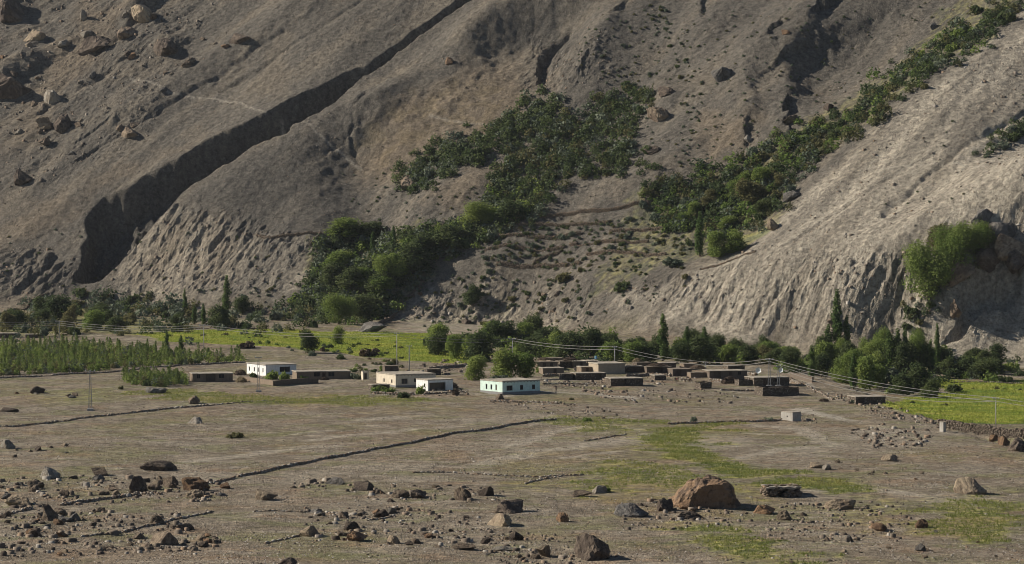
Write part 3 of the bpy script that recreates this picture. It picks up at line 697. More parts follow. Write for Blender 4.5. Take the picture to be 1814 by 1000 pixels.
# belts of smaller boulders that only their place tells apart
BELTS = [
 ([(0, 850), (120, 840), (420, 855), (400, 885), (150, 890), (0, 905)], 26, (11, 32), 'strewn boulder in the belt along the broken stone wall'),
 ([(0, 915), (200, 905), (340, 915), (330, 940), (0, 960)], 20, (11, 34), 'strewn boulder in the middle belt between two low walls'),
 ([(0, 965), (240, 955), (400, 945), (380, 975), (100, 985), (0, 990)], 16, (11, 30), 'strewn boulder in the lower belt around the gabled boulder'),
 ([(520, 845), (640, 855), (900, 870), (900, 892), (690, 890), (520, 875)], 13, (8, 20), 'strewn boulder in the chain behind the stone rows'),
 ([(540, 900), (700, 895), (850, 915), (830, 975), (660, 965), (540, 960)], 24, (10, 32), 'strewn boulder in the rock belt below the stone rows'),
 ([(850, 940), (980, 960), (1010, 1000), (860, 1000)], 7, (8, 20), 'strewn boulder beside the split tan stone'),
 ([(1090, 890), (1190, 880), (1300, 905), (1280, 925), (1120, 930)], 11, (7, 18), 'stone heaped about the foot of the giant boulder'),
 ([(1280, 905), (1420, 895), (1560, 890), (1640, 900), (1500, 925), (1330, 930)], 17, (6, 15), 'stone strewn below the stone hut'),
 ([(1400, 815), (1520, 820), (1660, 835), (1620, 855), (1480, 845)], 10, (6, 14), 'stone strewn on the rise beside the meadow'),
 ([(20, 690), (130, 690), (140, 708), (30, 712)], 6, (8, 18), 'low stone in the small cluster under the plantation'),
 ([(0, 785), (170, 785), (180, 815), (60, 820), (0, 812)], 7, (7, 18), 'low stone in the upper stony field'),
 ([(1450, 930), (1700, 910), (1814, 930), (1800, 1000), (1400, 1000)], 13, (6, 14), 'stone scattered over the weedy lower bank'),
 ([(0, 20), (300, 20), (420, 90), (250, 230), (60, 300), (0, 300)], 30, (7, 20), 'rock strewn over the rocky upper slope'),
 ([(700, 500), (1000, 520), (1040, 570), (740, 580)], 12, (6, 14), 'rock on the rubble slope below the terraces'),
]
for poly, n, (a, b_), lab in BELTS:
    xs_ = [p[0] for p in poly]; ys_ = [p[1] for p in poly]; c = 0
    while c < n:
        px = RNG.uniform(min(xs_), max(xs_)); py = RNG.uniform(min(ys_), max(ys_))
        if not inside(np.array([px]), np.array([py]), poly)[0]: continue
        c += 1; w = a * 1.1 + (b_ - a) * RNG.random() ** 1.5
        t = RNG.choices(['brown', 'dark', 'grey', 'tan', 'rust', 'pale'], [6, 3, 2, 4, 3, 1])[0]
        word = {'brown': 'brown', 'dark': 'dark', 'grey': 'grey', 'tan': 'tan', 'rust': 'reddish', 'pale': 'pale'}[t]
        tag(boulder(px, py, w, w * RNG.uniform(.32, .6), t), f'{word} {lab}', 'boulder', f'{word} ones of: {lab}')
# loose stones: more than anyone could count
def stone_cloud(name, xyz, size, tones, mats, sub=1, flat=.6):
    r = np.random.RandomState(len(xyz) % 1000 + 3); v, f = ICO[1]
    keep = f[:20] if sub == 0 else f
    bv = np.array([[1, 1, 1], [-1, 1, 1], [-1, -1, 1], [1, -1, 1], [1, 1, -1], [-1, 1, -1], [-1, -1, -1], [1, -1, -1]]) * .62
    bf = np.array([[0, 1, 2, 3], [0, 3, 7, 4], [0, 4, 5, 1], [1, 5, 6, 2], [2, 6, 7, 3]])
    n = len(xyz); vv = bv[None] * (1 + .45 * (r.rand(n, 8, 3) - .5)); vv[:, :4] *= .55 + .4 * r.rand(n, 1, 1)
    a = r.rand(n) * 6.28; ca, sa = np.cos(a), np.sin(a)
    sx = size * (.7 + .7 * r.rand(n)); sy = size * (.6 + .5 * r.rand(n)); sz = size * flat * (.6 + .7 * r.rand(n))
    X = vv[..., 0] * sx[:, None]; Y = vv[..., 1] * sy[:, None]; Zc = vv[..., 2] * sz[:, None]
    W = np.stack([X * ca[:, None] - Y * sa[:, None], X * sa[:, None] + Y * ca[:, None], Zc], -1) + xyz[:, None, :]
    W[..., 2] += sz[:, None] * .25
    F_ = (bf[None] + (np.arange(n) * 8)[:, None, None]).reshape(-1, 4)
    me = make_mesh(name, W.reshape(-1, 3), F_, mats, tone=np.repeat(tones, 8))
    o = put(name, me); o['kind'] = 'stuff'; return o
def stone_cloud_mat():
    m, nt, b = new_mat('loose_stone'); t = attr(nt, 'tone').outputs['Fac']
    r = ramp(nt, t, [(0, (.07, .052, .04)), (.3, (.135, .11, .085)), (.55, (.19, .155, .12)), (.72, (.235, .165, .11)), (.85, (.29, .26, .22)), (1, (.42, .39, .34))])
    nt.links.new(r, b.inputs['Base Color']); return m
MAT_STONES = stone_cloud_mat()
r = np.random.RandomState(11)
n = 30000
yy = 418 + (1000 - 418) * r.rand(n) ** 1.25; xx = (r.rand(n) * 2 - 1) * .185 * yy
dn = fbm(xx / 26, yy / 26, 3, 61) + .35 * fbm(xx / 6, yy / 6, 2, 62); keep = r.rand(n) < np.clip(.32 + 1.0 * dn, .05, 1)
keep &= ~((A['field'][np.clip(np.searchsorted(ys, yy), 0, len(ys) - 1), np.clip(np.searchsorted(xs, xx), 0, len(xs) - 1)]) > .3)
xx, yy = xx[keep], yy[keep]; sz = .07 + .30 * r.rand(len(xx)) ** 3.2
stone_cloud('loose_stones', np.stack([xx, yy, height(xx, yy)], 1), sz, r.rand(len(xx)), MAT_STONES)
n = 36000
yy = 1060 + 500 * r.rand(n); xx = (r.rand(n) * 2 - 1) * .19 * yy
ix = np.clip(np.searchsorted(xs, xx), 0, len(xs) - 1); iy = np.clip(np.searchsorted(ys, yy), 0, len(ys) - 1)
keep = (GV[iy, ix] > 2) & (r.rand(n) < np.clip(.22 + .5 * rockz[iy, ix] + .5 * fbm(xx / 20, yy / 20, 3, 63), .06, 1))
xx, yy = xx[keep], yy[keep]; sz = .14 + .55 * r.rand(len(xx)) ** 4
stone_cloud('scree_stones', np.stack([xx, yy, height(xx, yy)], 1), sz, .1 + .75 * r.rand(len(xx)), MAT_STONES)
def pebbles(name, xyz, size, tones):
    r = np.random.RandomState(len(xyz) % 997); n = len(xyz); a = (np.arange(4) * 1.571)[None] + r.rand(n, 1) * 6.28 + .5 * r.randn(n, 4); q = size[:, None] * (.7 + .6 * r.rand(n, 4))
    V = np.zeros((n, 5, 3)); V[:, :4, 0] = np.cos(a) * q; V[:, :4, 1] = np.sin(a) * q; V[:, :4, 2] = -.1 * size[:, None]; V[:, 4, :2] = r.randn(n, 2) * .25 * size[:, None]; V[:, 4, 2] = size * (.5 + .6 * r.rand(n))
    V += xyz[:, None]; f = np.array([[0, 1, 4], [1, 2, 4], [2, 3, 4], [3, 0, 4]]); F_ = (f[None] + (np.arange(n) * 5)[:, None, None]).reshape(-1, 3)
    o = put(name, make_mesh(name, V.reshape(-1, 3), F_, MAT_STONES, tone=np.repeat(tones, 5))); o['kind'] = 'stuff'
n = 130000
yy = 418 + (1010 - 418) * r.rand(n) ** 1.35; xx = (r.rand(n) * 2 - 1) * .185 * yy
dn = fbm(xx / 30, yy / 40, 3, 64) + .5 * fbm(xx / 7, yy / 14, 2, 65)
ix = np.clip(np.searchsorted(xs, xx), 0, len(xs) - 1); iy = np.clip(np.searchsorted(ys, yy), 0, len(ys) - 1)
keep = (r.rand(n) < np.clip(.42 + .9 * dn, .10, 1)) & (SOFT[iy, ix] < .45)
xx, yy = xx[keep], yy[keep]; pebbles('pebbles', np.stack([xx, yy, height(xx, yy)], 1), .07 + .16 * r.rand(len(xx)) ** 2, r.rand(len(xx)) ** .7)
n = 120000
yy = 1060 + 500 * r.rand(n); xx = (r.rand(n) * 2 - 1) * .19 * yy
ix = np.clip(np.searchsorted(xs, xx), 0, len(xs) - 1); iy = np.clip(np.searchsorted(ys, yy), 0, len(ys) - 1)
keep = (GV[iy, ix] > 2) & (r.rand(n) < np.clip(.42 + .4 * rockz[iy, ix] + .6 * fbm(xx / 24, yy / 24, 3, 66), .08, 1))
xx, yy = xx[keep], yy[keep]; pebbles('scree_pebbles', np.stack([xx, yy, height(xx, yy)], 1), .12 + .28 * r.rand(len(xx)) ** 3, .1 + .85 * r.rand(len(xx)))
n = 36000
yy = 1060 + 520 * r.rand(n); xx = (r.rand(n) * 2 - 1) * .185 * yy
ix = np.clip(np.searchsorted(xs, xx), 0, len(xs) - 1); iy = np.clip(np.searchsorted(ys, yy), 0, len(ys) - 1)
keep = (GV[iy, ix] > 0) & (r.rand(n) < .75 * np.maximum(rockz, np.maximum(1.2 * boulderz, .42 * spurz))[iy, ix] * np.clip(.5 + fbm(xx / 12, yy / 12, 2, 67), 0, 1))
xx, yy = xx[keep], yy[keep]; sz = .25 + .95 * r.rand(len(xx)) ** 3.2
stone_cloud('scarp_clods', np.stack([xx, yy, height(xx, yy) - .1 * sz], 1), sz, np.where(boulderz[np.clip(np.searchsorted(ys, yy), 0, len(ys) - 1), np.clip(np.searchsorted(xs, xx), 0, len(xs) - 1)] > .3, .1 + .8 * r.rand(len(xx)), .35 + .6 * r.rand(len(xx))), MAT_STONES, flat=.8)
def rubble(poly, n, smin, smax, seed):
    n = int(n * .55); r = np.random.RandomState(seed); pl = PL(poly); a = np.array(pl)
    x = a[:, 0].min() + np.ptp(a[:, 0]) * r.rand(n * 6); y = a[:, 1].min() + np.ptp(a[:, 1]) * r.rand(n * 6)
    k = inside(x, y, pl); x, y = x[k][:n], y[k][:n]
    return np.stack([x, y, height(x, y)], 1), smin + (smax * 2.0 - smin) * r.rand(len(x)) ** 4.5
RB = [rubble(*a) for a in [
 ([(0, 850), (120, 840), (420, 855), (400, 890), (150, 895), (0, 905)], 1100, .12, .55, 1), ([(0, 915), (200, 905), (340, 915), (330, 945), (0, 960)], 800, .12, .5, 2),
 ([(0, 965), (240, 955), (400, 945), (380, 975), (100, 985), (0, 990)], 600, .1, .5, 3), ([(520, 845), (640, 855), (900, 870), (900, 892), (690, 890), (520, 875)], 500, .12, .5, 4),
 ([(540, 900), (700, 895), (850, 915), (830, 975), (660, 965), (540, 960)], 900, .1, .45, 5), ([(850, 935), (1000, 950), (1020, 1000), (860, 1000)], 400, .1, .4, 6),
 ([(1090, 890), (1190, 880), (1300, 905), (1280, 935), (1100, 940)], 450, .1, .45, 7), ([(1280, 900), (1420, 890), (1640, 890), (1600, 960), (1400, 960), (1280, 940)], 1000, .1, .4, 8),
 ([(1500, 765), (1560, 752), (1660, 765), (1640, 792), (1540, 795)], 900, .12, .45, 9), ([(1020, 690), (1250, 690), (1330, 705), (1300, 716), (1080, 712)], 700, .15, .5, 10),
 ([(960, 676), (1070, 676), (1090, 690), (965, 688)], 350, .2, .5, 11), ([(760, 640), (830, 640), (830, 665), (700, 665)], 420, .2, .6, 12),
 ([(1140, 665), (1240, 662), (1250, 680), (1160, 684)], 260, .2, .5, 13), ([(1430, 690), (1560, 712), (1690, 756), (1640, 760), (1500, 720)], 700, .15, .5, 14),
 ([(850, 712), (1000, 714), (1180, 742), (1000, 745)], 600, .1, .35, 15), ([(750, 690), (830, 690), (830, 702), (750, 702)], 160, .2, .5, 16), ([(1390, 735), (1440, 735), (1450, 750), (1390, 750)], 90, .2, .5, 17)]]
xyz = np.concatenate([a for a, _ in RB]); sz = np.concatenate([b for _, b in RB])
stone_cloud('rubble', xyz, sz, .92 * r.rand(len(sz)), MAT_STONES, flat=.75)

# ------------------------------------------------------------------ dry stone walls
def wall_path(pts, step):
    l = list(pts) if pts is EMB else [P(*p)[:2] for p in pts]; out = []
    for (x0, y0), (x1, y1) in zip(l[:-1], l[1:]):
        n = max(1, int(math.hypot(x1 - x0, y1 - y0) / step))
        for i in range(n):
            t = i / n; out.append((x0 + (x1 - x0) * t, y0 + (y1 - y0) * t, math.atan2(y1 - y0, x1 - x0)))
    return np.array(out)
def dry_wall(pts, H, T, label, seed, gap=.0, stone=.42, mat=None):
    r = np.random.RandomState(seed); path = wall_path(pts, stone); courses = max(1, int(round(H / (stone * .62)))); ox, oy = path[0, :2]
    C, S, Y = [], [], []
    for c in range(courses):
        for side in ((-1, 1) if T > .45 else (0,)):
            gap = 0 if courses == 1 else gap; k = r.rand(len(path)) > gap * (.4 + c / courses) * (c > 0)
            k &= fbm(path[:, 0] / 9, path[:, 1] / 9 + seed, 2, 71) > -9 + (8.35 + .35 * c / courses) * (gap > .08) * (c > 0)
            p = path[k]; n = len(p); w = T * (1 - .25 * c / courses) * .28 * side
            x = p[:, 0] + r.randn(n) * .11 - np.sin(p[:, 2]) * w; y = p[:, 1] + r.randn(n) * .11 + np.cos(p[:, 2]) * w
            z = height(x, y) + (c + .35) * stone * .62 + r.randn(n) * .07
            C.append(np.stack([x, y, z], 1)); S.append(np.stack([stone * ((.48 if courses > 1 else .74) + .16 * r.rand(n)), (T * .33 if side else T * .5) * (.8 + .4 * r.rand(n)), stone * .36 * (.85 + .5 * r.rand(n))], 1)); Y.append(p[:, 2] + r.randn(n) * .15)
    if H > .35:                       # stones tumbled along the foot
        k = r.rand(len(path)) < .8; p = path[k]; n = len(p); w = r.choice([-1, 1], n) * T * (.45 + .35 * r.rand(n)); x = p[:, 0] - np.sin(p[:, 2]) * w; y = p[:, 1] + np.cos(p[:, 2]) * w
        C.append(np.stack([x, y, height(x, y) + .05], 1)); S.append(stone * np.stack([.35 + .3 * r.rand(n), .3 + .3 * r.rand(n), .25 + .2 * r.rand(n)], 1)); Y.append(r.rand(n) * 6.28)
    C = np.concatenate(C); S = np.concatenate(S); Y = np.concatenate(Y); n = len(C)
    bv = np.array([[1, 1, 1], [-1, 1, 1], [-1, -1, 1], [1, -1, 1], [1, 1, -1], [-1, 1, -1], [-1, -1, -1], [1, -1, -1.]])
    bf = np.array([[0, 1, 2, 3], [0, 3, 7, 4], [0, 4, 5, 1], [1, 5, 6, 2], [2, 6, 7, 3], [4, 7, 6, 5]])
    V = bv[None] * (1 + .35 * (r.rand(n, 8, 3) - .5)) * S[:, None, :]; ca, sa = np.cos(Y)[:, None], np.sin(Y)[:, None]
    W = np.stack([V[..., 0] * ca - V[..., 1] * sa, V[..., 0] * sa + V[..., 1] * ca, V[..., 2]], -1) + C[:, None, :]
    z0 = float(height(ox, oy)); W -= np.array([ox, oy, z0])
    me = make_mesh('stone_wall', W.reshape(-1, 3), (bf[None] + (np.arange(n) * 8)[:, None, None]).reshape(-1, 4), mat or MAT_STONES, tone=np.repeat((.05 + .5 * r.rand(n)) if H > 1.9 else (.45 + .55 * r.rand(n)) if path[0, 1] < 1060 else (.15 + .6 * r.rand(n)), 8))  # the tallest wall's shaded face is put into darker stone tones
    o = put('stone_wall', me, (ox, oy, z0)); tag(o, label, 'wall'); return o
WALLS = [
 ([(0, 757), (90, 750), (200, 736), (300, 725), (370, 719)], .75, .6, 'low stone wall crossing the plain below the sapling plot', .12),
 ([(370, 719), (420, 714), (487, 710)], .5, .6, 'ruined continuation of the low wall behind the upright brown boulder', .3),
 ([(985, 745), (930, 750), (860, 762), (760, 778), (660, 797), (560, 817), (470, 836), (420, 846)], .95, .8, 'long straight dry stone wall running down from the mint green house', .05),
 ([(415, 848), (380, 856), (340, 862)], .7, .8, 'tumbled lower end of the long dry stone wall', .3),
 ([(285, 877), (245, 876), (210, 882), (150, 890), (108, 896)], .9, .8, 'broken stone wall running between the big strewn boulders', .1),
 ([(55, 903), (25, 908), (0, 915)], .9, .8, 'short end of broken wall beside the long low tan boulder', .1),
 ([(375, 907), (330, 917), (290, 926), (240, 938), (190, 947), (140, 952)], .5, .5, 'low curved row of stones above the gabled boulder', .2),
 ([(470, 964), (500, 957), (530, 950)], .45, .5, 'short stub of wall ending at a pale boulder', .2),
 ([(450, 908), (560, 908), (640, 914)], .35, .4, 'straight single row of stones laid on the plain', .35),
 ([(730, 838), (800, 838), (880, 843), (960, 846), (1040, 842)], .35, .4, 'long single row of pale stones below the meadow', .3),
 ([(655, 922), (700, 914)], .5, .5, 'short bit of stone row in the lower rock belt', .2),
 ([(930, 858), (960, 850), (1000, 844)], .4, .4, 'short slanting row of stones before the meadow', .25),
 ([(1185, 752), (1260, 750), (1330, 748), (1385, 745)], .9, .6, 'low dark terrace wall along the far edge of the meadow', .1),
 ([(1035, 782), (1080, 775), (1110, 770)], .4, .4, 'short line of stones in the pale mud flat', .2),
 ([(0, 671), (100, 665), (200, 660), (320, 648), (436, 643)], .8, .7, 'stone wall along the front of the sapling plantation', .12),
 (EMB, 2.6, 1.0, 'tall dark field wall above the bank of the green valley field', .0),
 ([(960, 681), (1000, 681), (1058, 681)], .8, .6, 'low stone wall behind the mint green house', .1),
 ([(1278, 692), (1310, 693), (1340, 693)], .7, .6, 'low stone wall joining the roofless stone pen', .1),
 ([(755, 699), (790, 697), (826, 696)], .9, .6, 'rough garden wall between the white house and the mint green house', .1),
 ([(1396, 670), (1424, 681), (1452, 696), (1476, 709)], .6, .6, 'stone wall following the edge of the village terrace', .15),
 ([(990, 618), (1050, 616), (1100, 612)], .8, .6, 'terrace wall hidden behind the village willows', .15),
 ([(320, 583), (400, 582), (470, 583)], .6, .6, 'stone edge along the back of the green field', .2),
 ([(1690, 678), (1760, 679), (1814, 680)], .9, .6, 'stone wall across the back of the green valley field', .15),
 # walls on the mountainside
 ([(455, 417), (480, 423), (520, 418), (568, 415)], 1.1, .8, 'dark stone wall along the brow of the left scarp', .0),
 ([(568, 415), (560, 425), (548, 437)], 1.3, .8, 'wall corner turning down beside the thicket', .0),
 ([(700, 545), (715, 530), (740, 515), (748, 500)], 1.4, 1.0, 'stone wall climbing from the tent shaped rock', .0),
 ([(665, 580), (690, 567), (705, 550)], 1.5, 1.1, 'lower stretch of the wall beside the tent shaped rock', .0),
 ([(940, 388), (1000, 382), (1080, 374), (1150, 362)], 1.7, 1.0, 'long terrace wall across the fan below the thickets', .0),
 ([(945, 468), (965, 458), (995, 446)], 1.7, 1.0, 'slanting field wall on the terraced fan', .15),
 ([(870, 425), (940, 420), (1030, 415)], 1.7, 1.0, 'upper terrace edge on the fan', .2),
 ([(880, 470), (960, 472), (1030, 468)], 1.7, 1.0, 'lower terrace edge on the fan', .2),
 ([(1010, 435), (1080, 430), (1150, 430)], 1.7, 1.0, 'middle terrace edge near the lone poplar', .2),
 ([(860, 445), (930, 442), (1000, 440)], 1.4, 1.0, 'terrace edge below the long terrace wall', .1), ([(1040, 452), (1110, 450), (1180, 452)], 1.4, 1.0, 'terrace edge left of the lone poplar', .1),
 ([(900, 404), (980, 400), (1080, 396)], 1.4, 1.0, 'terrace edge just under the long terrace wall', .1), ([(1080, 412), (1150, 408), (1210, 405)], 1.4, 1.0, 'terrace edge beside the ravine mouth thicket', .1),
 ([(0, 558), (25, 550), (55, 535), (85, 520)], 1.0, .8, 'dark wall slanting up to the fluted left cliff', .0),
 ([(1240, 478), (1300, 460), (1340, 446)], .9, .8, 'wall under the lone poplar at the lip of the pale scarp', .1),
]
for i, (pts, H, T, lab, gap) in enumerate(WALLS): dry_wall(pts, H * (.54 if H < 1 else .8), T * .68, lab, 200 + i, gap, stone=.34)
# ------------------------------------------------------------------ village
def wash_mat(name, col, dirt, scale=.8):
    return plain_mat(name, col, .12, scale, .9, .02, dirt)
HM = {'mint': wash_mat('mint_wash', (.60, .75, .665), (.50, .56, .48)), 'white': wash_mat('white_wash', (.74, .74, .72), (.48, .44, .38)),
      'cream': wash_mat('cream_wash', (.60, .53, .42), (.40, .33, .25)), 'beige': wash_mat('beige_plaster', (.36, .30, .225), (.26, .21, .155)),
      'mud': wash_mat('mud_plaster', (.205, .160, .118), (.13, .10, .075)), 'dim': wash_mat('dark_mud', (.135, .108, .085), (.085, .066, .05)),
      'block': wash_mat('cement_block', (.37, .35, .31), (.25, .22, .19)), 'grey': wash_mat('grey_plinth', (.23, .225, .22), (.16, .15, .14))}
def masonry_mat():
    m, nt, b = new_mat('rubble_masonry'); co = coords(nt)
    v = nt.nodes.new('ShaderNodeTexVoronoi'); v.inputs['Scale'].default_value = 2.6; mp_ = nt.nodes.new('ShaderNodeMapping'); mp_.inputs['Scale'].default_value = (1, 1, 1.7)
    nt.links.new(co, mp_.inputs[0]); nt.links.new(mp_.outputs[0], v.inputs['Vector'])
    sp = nt.nodes.new('ShaderNodeSeparateColor'); nt.links.new(v.outputs['Color'], sp.inputs[0])
    c = ramp(nt, sp.outputs[0], [(0, (.085, .066, .05)), (.4, (.16, .128, .095)), (.75, (.23, .19, .145)), (1, (.33, .29, .24))])
    c = mix(nt, ramp(nt, v.outputs['Distance'], [(.30, 0), (.48, .8)]), c, (.06, .048, .038))
    nt.links.new(c, b.inputs['Base Color']); bump(nt, b, math_n(nt, 'SUBTRACT', 1.0, v.outputs['Distance']), .9, .15); return m
HM['stone'] = masonry_mat()
HM['roof'] = plain_mat('earth_roof', (.36, .32, .26), .3, .9, .95, .05); HM['roof2'] = plain_mat('brown_earth_roof', (.21, .175, .135), .3, .9, .95, .05)
HM['glass'] = plain_mat('dark_glass', (.025, .028, .034), .3, 1, .2); HM['frame'] = plain_mat('dark_window_frame', (.10, .075, .06), .2, 2)
HM['frame2'] = plain_mat('pale_window_frame', (.34, .30, .25), .2, 2); HM['wood'] = plain_mat('weathered_wood', (.145, .105, .075), .3, 4)
HM['metal'] = plain_mat('galvanised_steel', (.34, .34, .33), .15, 3, .5); HM['cement'] = plain_mat('concrete_pole', (.36, .35, .33), .15, 2)
HM['wire'] = plain_mat('aluminium_wire', (.27, .26, .235), .05, 1, .7); HM['blue'] = plain_mat('blue_paint', (.22, .42, .58), .2, 2, .6); HM['dishw'] = plain_mat('white_enamel', (.62, .66, .66), .1, 2, .5)
def facade(m, org, du, nrm, width, z0, z1, ops, depth=.22, cell=None):
    """a wall face with real openings and reveals"""
    us = sorted({0.0, width, *[o[0] for o in ops], *[o[1] for o in ops]}); zs = sorted({z0, z1, *[o[2] for o in ops], *[o[3] for o in ops]})
    if cell:
        def fill(a): 
            out = []
            for p, q in zip(a[:-1], a[1:]):
                n = max(1, int((q - p) / cell)); out += [p + (q - p) * i / n for i in range(n)]
            return out + [a[-1]]
        us, zs = fill(us), fill(zs)
    pt = lambda u, z, d=0.0: (org[0] + du[0] * u - nrm[0] * d, org[1] + du[1] * u - nrm[1] * d, z)
    for u0, u1 in zip(us[:-1], us[1:]):
        for a, b in zip(zs[:-1], zs[1:]):
            if any(o[0] - 1e-6 <= u0 and u1 <= o[1] + 1e-6 and o[2] - 1e-6 <= a and b <= o[3] + 1e-6 for o in ops): continue
            m.quad(pt(u0, a), pt(u1, a), pt(u1, b), pt(u0, b))
    for o in ops:
        u0, u1, a, b = o[:4]
        m.quad(pt(u0, a), pt(u0, b), pt(u0, b, depth), pt(u0, a, depth)); m.quad(pt(u1, b), pt(u1, a), pt(u1, a, depth), pt(u1, b, depth))
        m.quad(pt(u0, a), pt(u0, a, depth), pt(u1, a, depth), pt(u1, a)); m.quad(pt(u0, b), pt(u1, b), pt(u1, b, depth), pt(u0, b, depth))
def house(px, py, a_deg, pxL, pxR, H, wall, label, opL=(), opR=(), roof='roof', over=.1, parapet=.0, plinth=None, beams=False, rough=0.0, depth=None, name='house', cat='house', group=None, open_roof=False, seed=0, frame='frame'):
    """px, py: foot of the near corner. Right face pxR pixels wide turned a_deg into the picture, left face pxL.
    openings: (centre fraction, width m, sill m, top m, 'window' | 'door' | 'gap')"""
    p = P(px, py); s = scale_at(p); a = math.radians(a_deg)
    if a_deg <= 10: a = math.radians(a_deg + 6)
    if wall in ('mud', 'dim', 'stone') and not open_roof: rough = max(rough, .12); H *= .72; over = min(over, .18)
    R = pxR / (s * math.cos(a)); L = depth or pxL / (s * max(.05, math.sin(a)))
    o = empty(name, p, a); tag(o, label, cat, group); rr = random.Random(seed + int(px)); zb = -2.0
    def ops(lst, W): return [(max(.2, W * f - w / 2), min(W - .2, W * f + w / 2), max(sill, .02), top, k) for f, w, sill, top, k in lst]
    oR, oL = ops(opR, R), ops(opL, L); m = MB(); cell = .8 if rough else None
    faces = [((0, 0), (1, 0), (0, -1), R, oR), ((0, L), (0, -1), (-1, 0), L, [(L - q[1], L - q[0], q[2], q[3], q[4]) for q in oL]), ((R, 0), (0, 1), (1, 0), L, []), ((R, L), (-1, 0), (0, 1), R, [])]
    for org, du, nr, W, q in faces: facade(m, org, du, nr, W, zb, H, q, cell=cell)
    if open_roof:                     # a roofless pen: give the walls an inner face and a top
        t = .5
        for org, du, nr, W, q in [((t, L - t), (1, 0), (0, -1), R - 2 * t, []), ((R - t, t), (-1, 0), (0, 1), R - 2 * t, []), ((R - t, L - t), (0, -1), (-1, 0), L - 2 * t, []), ((t, t), (0, 1), (1, 0), L - 2 * t, [])]:
            facade(m, org, du, nr, W, zb, H, q, cell=cell)
        for q in (((0, 0), (R, 0), (R, t), (0, t)), ((0, L - t), (R, L - t), (R, L), (0, L)), ((0, t), (t, t), (t, L - t), (0, L - t)), ((R - t, t), (R, t), (R, L - t), (R - t, L - t))):
            m.quad(*[(x, y, H) for x, y in q])
    if rough:
        out = []
        for x, y, z in m.v:
            k = rough * (1.0 if z < H - .05 else 1.5); out.append((x + k * float(perlin(x * .9 + px, z * 1.3 + y)), y + k * float(perlin(y * .9 + 7 + px, z * 1.3 + x)), z + (k * 1.6 * float(perlin(x * .5 + px, y * .5)) if z > H - .05 else 0)))
        m.v = out
    me = m.mesh('wall', HM[wall]); put('wall', me, parent=o)
    def wp(org, du, nr, u, z, d): return (org[0] + du[0] * u - nr[0] * d, org[1] + du[1] * u - nr[1] * d, z)
    for fi in (0, 1):
        org, du, nr, W, q = faces[fi]
        for (u0, u1, z0, z1, k) in q:
            def bar(m_, a0, a1, b0, b1, d0, d1):
                c = [wp(org, du, nr, u, z, d) for u in (a0, a1) for z in (b0, b1) for d in (d0, d1)]
                n = len(m_.v); m_.v += c; m_.f += [tuple(n + i for i in f) for f in ((0, 1, 3, 2), (4, 6, 7, 5), (0, 4, 5, 1), (2, 3, 7, 6), (0, 2, 6, 4), (1, 5, 7, 3))]
            if k == 'gap':
                g = MB(); bar(g, u0 - .05, u1 + .05, z0, z1 + .05, .8, .85); g.build('inner_wall', HM['dim'], o); continue
            t = .07; f = MB()
            bar(f, u0, u0 + t, z0, z1, .06, .16); bar(f, u1 - t, u1, z0, z1, .06, .16); bar(f, u0 + t, u1 - t, z1 - t, z1, .06, .16); bar(f, u0 + t, u1 - t, z0, z0 + t, .06, .16)
            if u1 - u0 > .9: bar(f, (u0 + u1) / 2 - t / 2, (u0 + u1) / 2 + t / 2, z0 + t, z1 - t, .06, .16)
            w = f.build('door' if k == 'door' else 'window', HM[frame], o)
            g = MB(); bar(g, u0 + .01, u1 - .01, z0 + .01, z1 - .01, .17, .21); g.build('door_leaf' if k == 'door' else 'pane', HM['frame'] if k == 'door' else HM['glass'], w)
    if plinth:
        m = MB(); e = .05; m.box(-e, -e, zb, R + e, L + e, plinth); m.build('plinth', HM['grey'], o)
    if not open_roof:
        n = 10; m = MB(); ov = over
        X = [-ov + (R + 2 * ov) * i / n for i in range(n + 1)]; Y = [-ov + (L + 2 * ov) * i / n for i in range(n + 1)]
        Zt = [[H + .16 + .07 * float(perlin(x * .7 + px, y * .7)) + .05 * rr.random() + (parapet if (i in (0, n) or j in (0, n)) else 0) for j, y in enumerate(Y)] for i, x in enumerate(X)]
        for i in range(n):
            for j in range(n): m.quad((X[i], Y[j], Zt[i][j]), (X[i + 1], Y[j], Zt[i + 1][j]), (X[i + 1], Y[j + 1], Zt[i + 1][j + 1]), (X[i], Y[j + 1], Zt[i][j + 1]))
            for j, fl in ((0, 0), (n, 1)):
                m.quad((X[i], Y[j], H + .03), (X[i + 1], Y[j], H + .03), (X[i + 1], Y[j], Zt[i + 1][j]), (X[i], Y[j], Zt[i][j])); m.quad((X[j], Y[i], H + .03), (X[j], Y[i + 1], H + .03), (X[j], Y[i + 1], Zt[j][i + 1]), (X[j], Y[i], Zt[j][i]))
        m.quad((X[0], Y[0], H + .03), (X[0], Y[n], H + .03), (X[n], Y[n], H + .03), (X[n], Y[0], H + .03))
        if rough: m.v = [(x + .22 * float(perlin(x * .8 + px, y * .8 + 3)), y + .22 * float(perlin(x * .8 + 9, y * .8 + px)), z + (.10 * float(perlin(x * 1.1 + px, y * 1.1)) if z > H + .1 else 0)) for x, y, z in m.v]
        ro = m.build('roof', HM[roof], o)
        if beams:
            bm_ = MB()
            for i in range(int(R / 1.1)): bm_.tube((.5 + i * 1.1, -.5, H - .1), (.5 + i * 1.1, .3, H - .1), .07, .07, 5)
            bm_.build('roof_beams', HM['wood'], ro)
    return o
W_ = lambda f, w=1.0, a=1.0, b=2.1: (f, w, a, b, 'window')
D_ = lambda f, w=1.0, b=2.1: (f, w, 0, b, 'door')
G_ = lambda f, w=2.4, b=2.2: (f, w, 0, b, 'gap')
